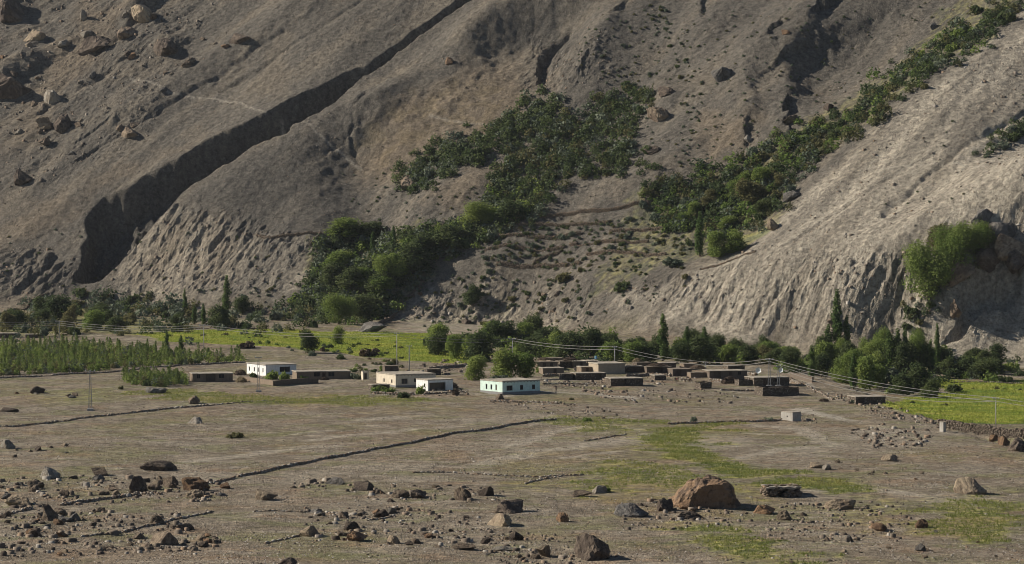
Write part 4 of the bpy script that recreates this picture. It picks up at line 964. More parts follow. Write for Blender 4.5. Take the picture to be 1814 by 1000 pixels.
house(890, 700, 34, 56, 67, 3.5, 'mint', 'mint green flat roofed house with a grey base', [(.28, .75, 1.15, 2.7, 'door'), W_(.5, .8, 1.2, 2.6), W_(.72, .8, 1.2, 2.6)], [W_(.19, 2.0, 1.1, 2.5), W_(.51, 1.0, 1.2, 2.5), W_(.83, 1.0, 1.2, 2.5)], parapet=.18, plinth=.75, beams=True, depth=11)
house(758, 693, 30, 34, 44, 2.9, 'white', 'small white house with a dark open porch beside the garden wall', [W_(.28, .9, 1.0, 2.0)], [G_(.38, 5.2, 2.3)], over=.08, parapet=.12, depth=7)
house(701, 687, 26, 40, 70, 3.5, 'cream', 'cream house with three dark windows on its shaded side', [W_(.2, .9, 1.2, 2.2), W_(.6, .9, 1.2, 2.2)], [W_(.22, 1.9, 1.0, 2.5), W_(.52, 1.6, 1.4, 2.5), W_(.8, 2.0, 1.4, 2.5)], parapet=.15, beams=True, depth=14, plinth=.6)
house(660, 692, 20, 7, 30, 2.0, 'stone', 'low stone annex below the cream house', [], [G_(.6, 1.6, 1.6)], over=.15, rough=.12, depth=4)
house(471, 666, 28, 44, 52, 3.2, 'white', 'white house with four small windows on its sunny side', [W_(.15, .8, .9, 2.2), W_(.40, .8, .9, 2.2), W_(.6, .8, .9, 2.2), W_(.86, .8, .9, 2.2)], [W_(.62, 3.4, 1.0, 2.6)], over=.25, parapet=.05, depth=15)
house(341, 677, 12, 8, 70, 3.1, 'mud', 'low grey brown house with a pale roof at the left end of the village', [], [G_(.45, 2.8, 2.4), W_(.72, 1.6, 1.0, 2.3), W_(.15, 1.0, 1.0, 2.2)], over=.3, parapet=.08, depth=8)
house(526, 674, 8, 6, 94, 3.2, 'mud', 'long dark fronted house with two windows behind a garden wall', [], [W_(.37, 1.8, 1.0, 2.5), W_(.64, 1.8, 1.0, 2.5), D_(.50, 1.0, 2.2)], over=.35, parapet=.1, depth=8, beams=True)
house(682, 662, 8, 0, 24, 3.0, 'dim', 'small dark mud shed beside the hedge', [], [D_(.5, 1.0, 1.9)], roof='roof2', depth=4)
house(757, 665, 10, 3, 24, 2.3, 'stone', 'small brown stone shed among rubble walls', [], [G_(.55, 1.2, 1.7)], roof='roof2', rough=.1, depth=4)
house(643, 673, 15, 3, 10, 2.3, 'cream', 'tiny pale gate house at the end of the hedge', [], [D_(.45, .8, 1.9)], depth=2.5, over=.1)
house(952, 655, 6, 2, 36, 3.0, 'mud', 'brown flat house half hidden by the large willow', [], [D_(.35, 1.1, 2.1), W_(.7, .9, 1.0, 2)], roof='roof2', depth=7, rough=.06)
house(962, 663, 8, 4, 37, 2.3, 'mud', 'low brown house with a dark doorway and pale roof rim', [], [D_(.58, 1.0, 1.8)], roof='roof', depth=6, rough=.06)
house(992, 652, 10, 3, 22, 2.6, 'stone', 'rough stone house behind the brown ones', [], [], roof='roof2', depth=5, rough=.15)
house(1015, 652, 10, 3, 24, 2.6, 'mud', 'small mud house with a tan roof behind the stone walls', [], [D_(.6)], roof='roof', depth=5, rough=.08)
house(1040, 650, 10, 4, 22, 2.4, 'mud', 'small mud house carrying a blue container', [], [G_(.5, 1.6, 1.8)], roof='roof', depth=6, rough=.08)
house(996, 673, 14, 5, 19, 2.2, 'stone', 'short stone hut left of the long stone barn', [], [], roof='roof2', rough=.14, depth=4)
house(1020, 674, 8, 5, 54, 2.7, 'stone', 'long dark stone barn in the middle of the village', [], [G_(.75, 1.4, 1.8)], roof='roof', rough=.15, depth=6)
house(1060, 664, 10, 10, 48, 3.1, 'beige', 'large beige plastered house without windows', [], [], roof='roof', over=.15, parapet=.15, depth=10)
house(1082, 685, 6, 4, 58, 3.0, 'stone', 'square stone house standing alone in front of the village', [], [G_(.33, 2.6, 1.5), W_(.45, .7, 1.6, 2.2)], roof='roof', rough=.14, depth=7)
house(1108, 660, 12, 4, 36, 2.3, 'stone', 'low stone house right of the beige house', [], [D_(.4)], roof='roof', rough=.1, depth=6)
house(1146, 662, 6, 2, 44, 2.6, 'dim', 'dark mud house with a brushwood roof edge', [], [G_(.5, 2.2, 1.8)], roof='roof2', rough=.1, depth=7)
house(1192, 667, 6, 2, 34, 2.8, 'dim', 'dark long shed beside the rubble slope', [], [G_(.3, 1.6, 2.0)], roof='roof2', rough=.1, depth=7)
house(1224, 670, 8, 2, 28, 2.0, 'mud', 'low brown mud wall house before the dark shed', [], [], roof='roof2', rough=.06, depth=4)
house(1257, 671, 6, 2, 68, 3.0, 'dim', 'long dark house under a flat pale roof', [], [G_(.2, 2.2, 2.2), D_(.55), W_(.8)], roof='roof', depth=8, rough=.06)
house(1336, 684, 10, 12, 64, 3.1, 'stone', 'stone house with round dishes on its pale flat roof', [W_(.5, .6, 1.2, 2)], [D_(.3), W_(.62, .9, 1, 2)], roof='roof', depth=8, rough=.1, beams=True)
house(1309, 684, 8, 3, 30, 1.7, 'stone', 'low stone pen wall joined to the dish house', [], [], rough=.18, depth=4, open_roof=True, name='stone_pen', cat='pen')
house(1351, 702, 14, 11, 66, 2.3, 'stone', 'roofless stone pen with a sunlit left end', [], [], rough=.22, depth=7, open_roof=True, name='stone_pen', cat='pen')
house(1241, 689, 20, 10, 20, 1.7, 'stone', 'small ruined stone pen alone on bare ground', [], [], rough=.3, depth=4, open_roof=True, name='stone_pen', cat='pen')
house(1404, 747, 34, 17, 16, 2.1, 'block', 'little pale block hut with one dark side at the meadow edge', [W_(.45, .45, .9, 1.3)], [], roof='roof', over=.05, depth=4.5)
house(1516, 716, 6, 6, 54, 2.4, 'stone', 'low stone house with a pale roof above the valley field', [], [G_(.2, 1.2, 1.6)], roof='roof', rough=.12, depth=7)
house(1671, 766, 30, 6, 5, 2.2, 'block', 'sunlit end pillar, coloured pale, of the tall dark field wall', [], [], roof='roof', over=.02, depth=1.4, name='stone_pillar', cat='pillar')  # sunlight on the wall's end put into a pale block colour
house(0, 600, 5, 0, 34, 2.4, 'stone', 'red brown shed behind the sapling plantation', [], [G_(.5, 1.6, 1.8)], roof='roof', rough=.1, depth=6)
house(45, 599, 5, 0, 24, 1.6, 'dim', 'very low shed with a pale roof behind the plantation', [], [], roof='roof', rough=.06, depth=5)
for a in [(1030, 662, 10, 3, 22, 2.6, 'mud', 'tiny mud store wedged behind the long stone barn'), (1128, 654, 9, 3, 26, 2.6, 'dim', 'small dark hut on the back row of roofs'), (1172, 655, 12, 3, 26, 2.7, 'stone', 'small stone hut on the back row of roofs'),
          (1212, 656, 8, 2, 24, 2.5, 'mud', 'low mud hut behind the dark long shed'), (1290, 659, 8, 2, 30, 2.6, 'stone', 'stone shed behind the long dark house'), (1068, 653, 9, 3, 26, 2.6, 'dim', 'dark shed behind the beige house'),
          (975, 646, 9, 3, 24, 2.6, 'mud', 'mud hut at the back of the brown houses'), (1160, 674, 14, 5, 20, 1.8, 'stone', 'collapsed stone hut on the rubble slope')]:
    house(*a[:8], [], [G_(.5, 1.1, 1.6)] if a[0] % 4 else [], roof='roof' if a[0] % 3 else 'roof2', rough=.16, depth=5)
# garden wall
def mud_wall(pts, H, T, label, mat='mud'):
    w = [P(*p) for p in pts]; o = empty('garden_wall', w[0]); tag(o, label, 'wall')
    m = MB()
    for (x0, y0, z0), (x1, y1, z1) in zip(w[:-1], w[1:]):
        d = Vector((x1 - x0, y1 - y0)); L = d.length; d /= L; nn = Vector((-d.y, d.x)) * T / 2; k = max(2, int(L / 1.2))
        for i in range(k):
            q = []
            for t in (i / k, (i + 1) / k):
                cx, cy = x0 + d.x * L * t, y0 + d.y * L * t; g = float(height(cx, cy)) - w[0][2]
                q.append((Vector((cx - w[0][0], cy - w[0][1])), g - .6, g + H + .15 * float(perlin(cx * .6, cy * .6))))
            (a, za, ta), (b, zb, tb) = q
            for sg in (1, -1):
                u, v = a + nn * sg, b + nn * sg; m.quad((u.x, u.y, za), (v.x, v.y, zb), (v.x, v.y, tb), (u.x, u.y, ta))
            m.quad((a.x - nn.x, a.y - nn.y, ta), (b.x - nn.x, b.y - nn.y, tb), (b.x + nn.x, b.y + nn.y, tb), (a.x + nn.x, a.y + nn.y, ta))
            if i in (0, k - 1):
                e, ze, te = (a, za, ta) if i == 0 else (b, zb, tb); m.quad((e.x - nn.x, e.y - nn.y, ze), (e.x + nn.x, e.y + nn.y, ze), (e.x + nn.x, e.y + nn.y, te), (e.x - nn.x, e.y - nn.y, te))
    m.build('wall_face', HM[mat], o); return o
mud_wall([(432, 676), (485, 684)], 1.4, .5, 'pale mud wall on the sunny side of the garden')
mud_wall([(485, 684), (563, 679)], 1.5, .5, 'mud wall on the front of the garden, coloured dark as in shade', 'dim')  # same wall as the sunny run; its shade is put into darker mud
mud_wall([(1400, 668), (1440, 678)], 1.6, .5, 'mud wall at the back right corner of the dish house', 'dim')
for i, (pts, H, lab) in enumerate([
 ([(962, 668), (992, 667)], .9, 'short rubble wall in front of the low brown house'), ([(1018, 657), (1056, 656)], 1.0, 'rubble wall behind the long stone barn'),
 ([(1110, 668), (1150, 666), (1190, 668)], .8, 'rubble wall along the yard right of the beige house'), ([(1140, 656), (1190, 654)], 1.2, 'rough wall between the back roofs'),
 ([(1200, 674), (1224, 676)], .9, 'broken wall near the two standing people'), ([(1258, 676), (1280, 678)], 1.0, 'yard wall before the long dark house'),
 ([(1070, 676), (1082, 682)], .8, 'short wall joining the square stone house'), ([(1310, 664), (1340, 668)], 1.1, 'yard wall behind the dish house'),
 ([(660, 698), (700, 700), (735, 700)], .7, 'rough wall under the bushes of the cream house'), ([(760, 656), (800, 652), (830, 650)], .8, 'rubble wall left of the light green tree'),
 ([(1395, 676), (1420, 684)], .9, 'wall stub right of the dish house'), ([(870, 712), (950, 714), (990, 716)], .4, 'low line of stones before the mint green house')]): dry_wall(pts, H, .6, lab, 260 + i, .06, stone=.36)
# foreground stone hut: stacked stones with a low roof of slabs and earth
def stone_hut():
    p = P(1388, 881); s = scale_at(p); r = np.random.RandomState(44); o = empty('stone_hut', p, .12); tag(o, 'ruined low stone hut with a dark doorway right of the giant boulder', 'hut')
    W, D, H = 58 / s, 4.5, 18 / s; C, S, Y = [], [], []
    for c in range(7):
        z = (c + .4) * H / 7
        for side, n in (('f', 14), ('b', 12), ('l', 10), ('r', 10)):
            for i in range(n):
                t = (i + .5 + r.uniform(-.2, .2)) / n
                if c >= 4 + 3 * float(perlin(i * .37 + len(side), n * .5 + ord(side) * .31)) * 1.6 + (1.2 if side in 'br' else .3): continue
                if side == 'f':
                    if .30 < t < .47 and c < 5: continue
                    x, y, yw = -W / 2 + W * t, 0, 0
                elif side == 'b': x, y, yw = -W / 2 + W * t, D, 0
                elif side == 'l': x, y, yw = -W / 2, D * t, 1.57
                else: x, y, yw = W / 2, D * t, 1.57
                C.append((x + r.randn() * .14, y + r.randn() * .14, z + r.randn() * .05)); S.append((W / n * .58 * r.uniform(.75, 1.3), .4, H / 7 * .62 * r.uniform(.8, 1.3))); Y.append(yw + r.randn() * .12)
    C, S, Y = np.array(C), np.array(S), np.array(Y); n = len(C)
    bv = np.array([[1, 1, 1], [-1, 1, 1], [-1, -1, 1], [1, -1, 1], [1, 1, -1], [-1, 1, -1], [-1, -1, -1], [1, -1, -1.]]); bf = np.array([[0, 1, 2, 3], [0, 3, 7, 4], [0, 4, 5, 1], [1, 5, 6, 2], [2, 6, 7, 3], [4, 7, 6, 5]])
    V = bv[None] * (1 + .35 * (r.rand(n, 8, 3) - .5)) * S[:, None]; ca, sa = np.cos(Y)[:, None], np.sin(Y)[:, None]
    Wd = np.stack([V[..., 0] * ca - V[..., 1] * sa, V[..., 0] * sa + V[..., 1] * ca, V[..., 2]], -1) + C[:, None]
    k = put('wall', make_mesh('wall', Wd.reshape(-1, 3), (bf[None] + (np.arange(n) * 8)[:, None, None]).reshape(-1, 4), MAT_STONES, tone=np.repeat(.05 + .7 * r.rand(n), 8)), parent=o); k['kind'] = 'stuff'
    m = MB(); n = 9
    for i in range(n):
        for j in range(5):
            f = lambda a, b: (-W / 2 - .3 + (W + .6) * a / n, -.4 + (D + .8) * b / 5, H - .05 + .5 * float(perlin(a * .6, b * .9, 5)))
            m.quad(f(i, j), f(i + 1, j), f(i + 1, j + 1), f(i, j + 1))
    for i in range(n):
        for b in (0, 5):
            f = lambda a, z: (-W / 2 - .3 + (W + .6) * a / n, -.4 + (D + .8) * b / 5, z)
            t = lambda a: H - .05 + .5 * float(perlin(a * .6, b * .9, 5)); m.quad(f(i, t(i) - .3), f(i + 1, t(i + 1) - .3), f(i + 1, t(i + 1)), f(i, t(i)))
    ro = m.build('roof', HM['roof'], o)
    for i in range(5):
        x = -W * .42 + W * .2 * i; q = rock_shape(700 + i, 2, 8, .06, .4); q[0][:, 0] *= W * .11; q[0][:, 1] *= .5; q[0][:, 2] *= .35
        put('roof_stone', make_mesh('roof_stone', q[0], q[1], RM['tan']), (x, .1, H + .2), parent=ro)
stone_hut()
# heaps
def heap(px, py, w, h, kind, name, label, cat, top=0.0):
    p = P(px, py); s = scale_at(p); W, H = w / s, h / s
    o = put(name, PR.choice(HEAPS[kind]), (p[0], p[1] + .3 * W, float(height(p[0], p[1] + .3 * W)) + top - .05), (0, 0, PR.uniform(0, 6)), (W * .55, W * .4, H)); return tag(o, label, cat)
PR = random.Random(3)
def heap_mesh(seed, mat):
    r = np.random.RandomState(seed); n = 320; d = r.randn(n, 3); d[:, 2] = np.abs(d[:, 2]); d /= np.linalg.norm(d, axis=1)[:, None]
    c = d * (.55 + .45 * r.rand(n, 1) ** .4); a = r.randn(n, 3); a[:, 2] *= .3; a /= np.linalg.norm(a, axis=1)[:, None]; a *= .26; b = np.cross(a, d) * .25
    return make_mesh('heap', np.stack([c - a - b, c + a - b, c + a + b, c - a + b], 1).reshape(-1, 3), np.arange(n * 4).reshape(-1, 4), mat, tone=np.repeat(r.rand(n), 4))
# ------------------------------------------------------------------ plants
def leaf_mat(name, dark, mid, light, trans=.40):
    m, nt, b = new_mat(name); t = attr(nt, 'tone').outputs['Fac']; oi = nt.nodes.new('ShaderNodeObjectInfo').outputs['Random']
    f = math_n(nt, 'ADD', math_n(nt, 'MULTIPLY', t, .7), math_n(nt, 'MULTIPLY', oi, .3))
    c = ramp(nt, f, [(.05, dark), (.5, mid), (.95, light)])
    nt.links.new(c, b.inputs['Base Color']); b.inputs['Roughness'].default_value = .75
    tr = nt.nodes.new('ShaderNodeBsdfTranslucent'); nt.links.new(c, tr.inputs[0])
    mx = nt.nodes.new('ShaderNodeMixShader'); mx.inputs[0].default_value = trans
    nt.links.new(b.outputs[0], mx.inputs[1]); nt.links.new(tr.outputs[0], mx.inputs[2]); nt.links.new(mx.outputs[0], nt.nodes['Material Output'].inputs[0])
    return m
LM = {'willow': leaf_mat('willow_leaves', (0.090, 0.145, 0.035), (0.154, 0.214, 0.052), (0.254, 0.300, 0.078)),
      'poplar': leaf_mat('poplar_leaves', (0.051, 0.094, 0.029), (0.087, 0.142, 0.041), (0.152, 0.203, 0.065)),
      'sapling': leaf_mat('sapling_leaves', (0.087, 0.131, 0.041), (0.152, 0.203, 0.061), (0.246, 0.283, 0.094)),
      'shrub': leaf_mat('shrub_leaves', (.036, .060, .025), (.068, .096, .036), (.118, .142, .050)),
      'sage': leaf_mat('sage_leaves', (0.072, 0.096, 0.061), (0.116, 0.142, 0.093), (0.181, 0.206, 0.142), .15),
      'olive': leaf_mat('olive_scrub', (0.072, 0.078, 0.032), (0.125, 0.123, 0.051), (0.189, 0.174, 0.075)),
      'dry': leaf_mat('dry_brush', (.055, .038, .028), (.095, .068, .048), (.140, .102, .070), .05),
      'hay': leaf_mat('hay', (.13, .10, .055), (.20, .16, .09), (.27, .22, .13), .1),
      'crop': leaf_mat('crop_leaves', (.190, .255, .042), (.270, .320, .056), (.380, .380, .085), .4),
      'meadow': leaf_mat('meadow_grass', (.110, .145, .035), (.200, .225, .060), (.340, .290, .105), .35)}
MAT_BARK = plain_mat('bark', (.13, .105, .08), .4, 4)
def leaf_quads(r, c, size, out=None):
    """little leaf sprays: one bent quad each"""
    n = len(c); d = r.randn(n, 3)
    if out is not None: d = d * .75 + out
    d[:, 2] += .25; d /= np.linalg.norm(d, axis=1)[:, None] + 1e-9
    a = np.cross(d, r.randn(n, 3)); a /= np.linalg.norm(a, axis=1)[:, None] + 1e-9; b = np.cross(d, a)
    s = size * (.6 + .8 * r.rand(n))[:, None]; a = a * s; b = b * s * .62
    return np.stack([c - a, c - b, c + a, c + b], 1).reshape(-1, 3)
def quads(n, off=0): return (np.arange(n * 4).reshape(-1, 4) + off)
def blob_points(r, n, lobes):
    """points through a set of ellipsoid lobes, thicker towards the skin; also outward direction and lobe number"""
    w = np.array([l[3] * l[4] * l[5] for l in lobes]) ** .75; k = r.choice(len(lobes), n, p=w / w.sum()); L = np.array(lobes)[k]
    d = r.randn(n, 3); d /= np.linalg.norm(d, axis=1)[:, None]; q = (.35 + .65 * r.rand(n) ** .45)[:, None] * (1 + .16 * r.randn(n, 1))
    return L[:, :3] + d * q * L[:, 3:6], d, k
def crown_mesh(name, seed, n, lobes, size, mat):
    r = np.random.RandomState(seed); c, d, k = blob_points(r, n, lobes)
    c[:, 2] = np.maximum(c[:, 2], .05)
    lt = r.rand(len(lobes)); tone = np.clip(.25 + .5 * lt[k] + .25 * (r.rand(n) - .5) + .15, 0, 1)
    return make_mesh(name, leaf_quads(r, c, size, d), quads(n), mat, tone=np.repeat(tone, 4))
def trunk_mesh(name, seed, h, r0, branches, lean=.06):
    r = random.Random(seed); m = MB(); p = Vector((0, 0, -.4)); pts = [p]
    for i in range(1, 6): pts.append(Vector((r.uniform(-lean, lean) * h * i / 5, r.uniform(-lean, lean) * h * i / 5, h * i / 5)))
    for i in range(5): m.tube(pts[i], pts[i + 1], r0 * (1 - i * .17), r0 * (1 - (i + 1) * .17), 7)
    for b in branches:
        k = min(4, int(b[2] / h * 5)); m.tube(pts[k], b, r0 * .45, r0 * .12, 5)
    return m.mesh(name, MAT_BARK, True)
def broad_tree(seed, h, w, mat, n=4200, leaf=.24, low=.0):
    r = random.Random(seed); lobes = []
    for i in range(15):
        t = r.random(); a = r.uniform(0, 6.28); rad = w * .5 * (1 - .75 * abs(t - .38)) * r.uniform(.25, .7)
        s = w * r.uniform(.15, .27)
        lobes.append((rad * math.cos(a), rad * math.sin(a), h * (low + .16 + (.70 - low) * t), s, s, s * r.uniform(.9, 1.35)))
    lobes.append((0, 0, h * .5, w * .27, w * .27, h * .32))
    return crown_mesh('crown', seed, n, lobes, leaf, mat), trunk_mesh('trunk', seed, h * .62, .03 * h, [l[:3] for l in lobes[:7]])
def poplar(seed, h, w, mat, n=2600, leaf=.24):
    r = random.Random(seed); lobes = []
    for i in range(26):
        t = i / 25; a = r.uniform(0, 6.28); prof = math.sin(math.pi * min(1, .12 + .88 * t) ** .75) ** .7 if t < .97 else .25
        rad = w * .5 * prof * r.uniform(.15, .6); s = w * .22 * (.45 + .75 * prof)
        lobes.append((rad * math.cos(a), rad * math.sin(a), h * (.10 + .86 * t), s, s, s * 2.1))
    return crown_mesh('crown', seed, n, lobes, leaf, mat), trunk_mesh('trunk', seed, h * .8, .016 * h, [l[:3] for l in lobes[3:20:3]], .01)
def shrub_mesh(seed, mat, n=420, leaf=.14, tall=.8):
    r = random.Random(seed); lobes = []
    for i in range(7):
        a = r.uniform(0, 6.28); q = r.uniform(.15, .62)
        lobes.append((q * math.cos(a), q * math.sin(a), tall * r.uniform(.25, .62), r.uniform(.25, .42), r.uniform(.25, .42), r.uniform(.25, .42) * tall))
    lobes.append((0, 0, .3 * tall, .6, .6, .4 * tall))
    return crown_mesh('shrub', seed, n, lobes, leaf, mat)
def sapling_mesh(seed, h, mat):
    r = np.random.RandomState(seed); n = 240; t = r.rand(n) ** .8; a = r.rand(n) * 6.28; q = (.55 * np.sin(np.pi * (.15 + .8 * t)) + .08) * r.rand(n) ** .5
    c = np.stack([q * np.cos(a), q * np.sin(a), h * (.10 + .9 * t)], 1)
    v = leaf_quads(r, c, .17); f = [tuple(q) for q in quads(n)]
    m = MB(); m.tube((0, 0, -.3), (0, 0, h * .9), .045, .012, 5)
    f2 = [tuple(i + len(v) for i in q) for q in m.f]
    me = make_mesh('sapling', np.concatenate([v, np.array(m.v)]), f + f2, [mat, MAT_BARK], tone=np.concatenate([np.repeat(r.rand(n), 4), np.zeros(len(m.v))]), midx=[0] * n + [1] * len(f2))
    return me
PR = random.Random(77)
BROAD = {k: [broad_tree(300 + i + j * 20, 8.0, 7.0, LM[k]) for i in range(4)] for j, k in enumerate(('willow', 'shrub', 'olive'))}
BIG = [broad_tree(380 + i, 16.0, 14.0, LM['willow'], 11000, .27) for i in range(2)]
POP = [poplar(400 + i, 15.0, 3.0, LM['poplar']) for i in range(4)]
SHR = {k: [shrub_mesh(500 + i + 9 * j, LM[k]) for i in range(5)] for j, k in enumerate(('shrub', 'sage', 'olive', 'willow', 'dry'))}
SAP = [sapling_mesh(600 + i, 4.0, LM['sapling']) for i in range(6)]
def tree(kind, px, py, hpx, wpx, label, group=None, mat='willow'):
    """px, py: where the trunk meets the ground; hpx, wpx: size in photograph pixels"""
    p = P(px, py); s = scale_at(p); H = hpx / s; W = wpx / s
    if kind == 'poplar': crown, trunk = PR.choice(POP); bh, bw = 15.0, 3.0
    elif H > 11.5: crown, trunk = PR.choice(BIG); bh, bw = 16.0, 15.2
    else: crown, trunk = PR.choice(BROAD[mat]); bh, bw = 8.0, 7.6
    W *= 1.0 if kind == 'poplar' else 1.28
    o = empty('poplar_tree' if kind == 'poplar' else 'broadleaf_tree', p, PR.uniform(0, 6.28), (W / bw, W / bw, H / bh))
    put('crown', crown, parent=o); put('trunk', trunk, parent=o)
    return tag(o, label, 'tree', group)
# --- trees that can be told apart
for px, py, h, w, lab in [
 (1174, 640, 84, 26, 'tall dense poplar standing alone behind the middle of the village'),
 (1217, 628, 50, 20, 'short pointed poplar left of a round pair behind the village'),
 (1247, 640, 60, 24, 'slim poplar rising from dark round trees behind the village'),
 (1482, 625, 112, 26, 'tallest poplar with a narrow spire in front of the pale scarp'),
 (1500, 625, 66, 20, 'second poplar pressed against the tallest one'),
 (1468, 625, 50, 22, 'low poplar at the left foot of the tallest one'),
 (1437, 672, 60, 16, 'thin dark poplar at the edge of the village terrace'),
 (1575, 660, 74, 22, 'poplar at the left end of the dense poplar row by the valley field'),
 (1590, 660, 78, 22, 'second poplar of the dense row by the valley field'),
 (1603, 660, 76, 20, 'third poplar of the dense row by the valley field'),
 (1615, 645, 52, 12, 'thin short poplar just right of the dense row'),
 (1660, 655, 82, 14, 'very thin wispy poplar below the dark hollow'),
 (1648, 660, 58, 18, 'poplar beside the thin wispy one below the dark hollow'),
 (1636, 660, 50, 18, 'bushy poplar between the dense row and the wispy one'),
 (1512, 690, 64, 18, 'poplar in front of the dark willows beside the low stone house'),
 (1540, 690, 60, 20, 'poplar among dark willows above the valley field'),
 (402, 560, 72, 20, 'tall poplar at the foot of the left scarp'),
 (327, 556, 44, 10, 'thin dark poplar on the left scarp foot'),
 (345, 575, 34, 12, 'young poplar beside a round willow at the scarp foot'),
 (360, 577, 38, 12, 'young poplar between two round willows at the scarp foot'),
 (295, 625, 40, 12, 'pale young poplar rising out of the sapling plantation'),
 (321, 628, 34, 14, 'second pale poplar at the end of the sapling plantation'),
 (1240, 455, 80, 20, 'lone pale poplar on the terraced fan'),
 (697, 440, 40, 12, 'young poplar inside the lower thicket'),
 (660, 445, 34, 12, 'pale young poplar beside the clearing in the lower thicket'),
]: tree('poplar', px, py, h, w, lab)
for px, py, h, w, mat, lab in [
 (545, 626, 38, 36, 'shrub', 'round dark tree on the near edge of the green field'),
 (598, 610, 32, 24, 'willow', 'small round tree standing in the green field'),
 (776, 630, 46, 40, 'shrub', 'dark round willow at the right end of the green field'),
 (806, 636, 44, 36, 'willow', 'lighter willow beside the dark round one by the green field'),
 (848, 640, 56, 56, 'shrub', 'broad dark willow behind the small tree of the mint house'),
 (842, 674, 44, 40, 'willow', 'bushy light green tree behind the sunny end of the mint green house'),
 (895, 672, 54, 50, 'willow', 'large light green willow behind the shaded end of the mint green house'),
 (930, 672, 48, 50, 'willow', 'second large willow beside the brown flat roofed houses'),
 (945, 630, 40, 50, 'shrub', 'dark willow behind the large light green willow'),
 (318, 580, 28, 34, 'shrub', 'round willow at the plantation end of the scarp foot row'),
 (390, 582, 44, 44, 'shrub', 'round dark willow under the tall poplar'),
 (430, 556, 34, 38, 'shrub', 'round willow right of the tall poplar'),
 (72, 562, 34, 34, 'shrub', 'round bush like tree on the slope below the fluted cliff'),
 (108, 568, 50, 60, 'shrub', 'wide dark willow behind the first power pole'),
 (28, 580, 28, 34, 'shrub', 'dark willow above the red brown sheds'),
 (165, 585, 36, 40, 'willow', 'light willow behind the sapling plantation'),
 (610, 420, 34, 64, 'willow', 'spreading light green tree at the corner of the brow wall'),
 (660, 420, 30, 60, 'shrub', 'dark spreading tree beside the one at the wall corner'),
 (600, 575, 52, 60, 'shrub', 'broad dark willow at the foot of the lower thicket'),
 (640, 572, 46, 56, 'shrub', 'second broad dark willow behind the tent shaped rock'),
 (690, 505, 50, 60, 'willow', 'full willow in the middle of the lower thicket'),
 (620, 520, 44, 60, 'shrub', 'dark full willow in the middle of the lower thicket'),
 (735, 480, 44, 60, 'shrub', 'dark willow above the climbing stone wall'),
 (760, 455, 46, 66, 'shrub', 'big dark tree under the upper thicket'),
 (800, 440, 44, 66, 'shrub', 'big dark tree right of another in the upper thicket row'),
 (850, 405, 48, 70, 'willow', 'full green tree in the upper row of the thicket'),
 (905, 395, 44, 60, 'shrub', 'dark green tree at the end of the terrace wall'),
 (838, 540, 38, 34, 'shrub', 'tall dark bush alone on the rubble slope'),
 (1270, 455, 46, 44, 'willow', 'light round tree right of the lone poplar on the fan'),
 (1300, 448, 38, 44, 'willow', 'pale willow at the lip of the pale scarp'),
 (1325, 360, 44, 56, 'olive', 'olive green tree in the middle of the ravine bed'),
 (1350, 330, 34, 40, 'willow', 'green tree in the upper ravine bed'),
 (1645, 530, 96, 90, 'willow', 'big bright tree on the left of the crag hollow'),
 (1690, 480, 80, 76, 'willow', 'tall tree beneath the upper crag'),
 (1735, 455, 58, 60, 'willow', 'dark topped tree under the highest crag'),
 (1660, 450, 48, 60, 'olive', 'olive tree at the upper left of the crag grove'),
 (1625, 695, 54, 56, 'shrub', 'large round dark tree beside the valley field'),
 (1600, 700, 40, 40, 'shrub', 'dark bushy tree left of the large round one'),
 (1650, 705, 34, 40, 'shrub', 'low dark tree right of the large round one'),
 (1505, 680, 62, 60, 'willow', 'broad green willow right of the village terrace'),
 (1545, 665, 66, 60, 'shrub', 'dark tall willow left of the dense poplar row'),
 (1715, 668, 40, 50, 'shrub', 'round tree at the back of the valley field'),
 (1745, 672, 34, 50, 'shrub', 'dark low tree at the back of the valley field'),
 (1240, 645, 46, 52, 'shrub', 'dark willow at the foot of the slim poplar'),
 (1205, 645, 36, 36, 'shrub', 'round willow between the dense poplar and the slim one'),
 (1290, 642, 32, 44, 'willow', 'light willow behind the long dark house'),
 (1325, 645, 36, 40, 'shrub', 'willow behind the house with the dishes'),
 (1360, 645, 34, 40, 'olive', 'olive willow behind the power pole of the village'),
 (1400, 655, 38, 40, 'shrub', 'willow at the back edge of the village terrace'),
 (1455, 668, 40, 40, 'shrub', 'willow behind the thin dark poplar'),
 (1010, 635, 46, 56, 'shrub', 'tall willow behind the brown houses'),
 (1045, 632, 48, 50, 'shrub', 'tall dark willow behind the beige house'),
 (1085, 640, 34, 44, 'willow', 'light willow behind the flat roofs'),
 (1120, 642, 36, 44, 'willow', 'light bush like tree left of the dense poplar'),
 (1150, 642, 36, 36, 'shrub', 'round tree pressed against the dense poplar'),
 (980, 632, 40, 50, 'willow', 'green willow behind the first brown house'),
]: tree('broad', px, py, h, w, lab, mat=mat)
def sample(poly, n, seed, jit=0.0):
    r = random.Random(seed); a = np.array(poly); out = []
    while len(out) < n:
        px = r.uniform(a[:, 0].min(), a[:, 0].max()); py = r.uniform(a[:, 1].min(), a[:, 1].max())
        if inside(np.array([px]), np.array([py]), poly)[0]: out.append((px + r.gauss(0, jit), py + r.gauss(0, jit * .8)))
    return out
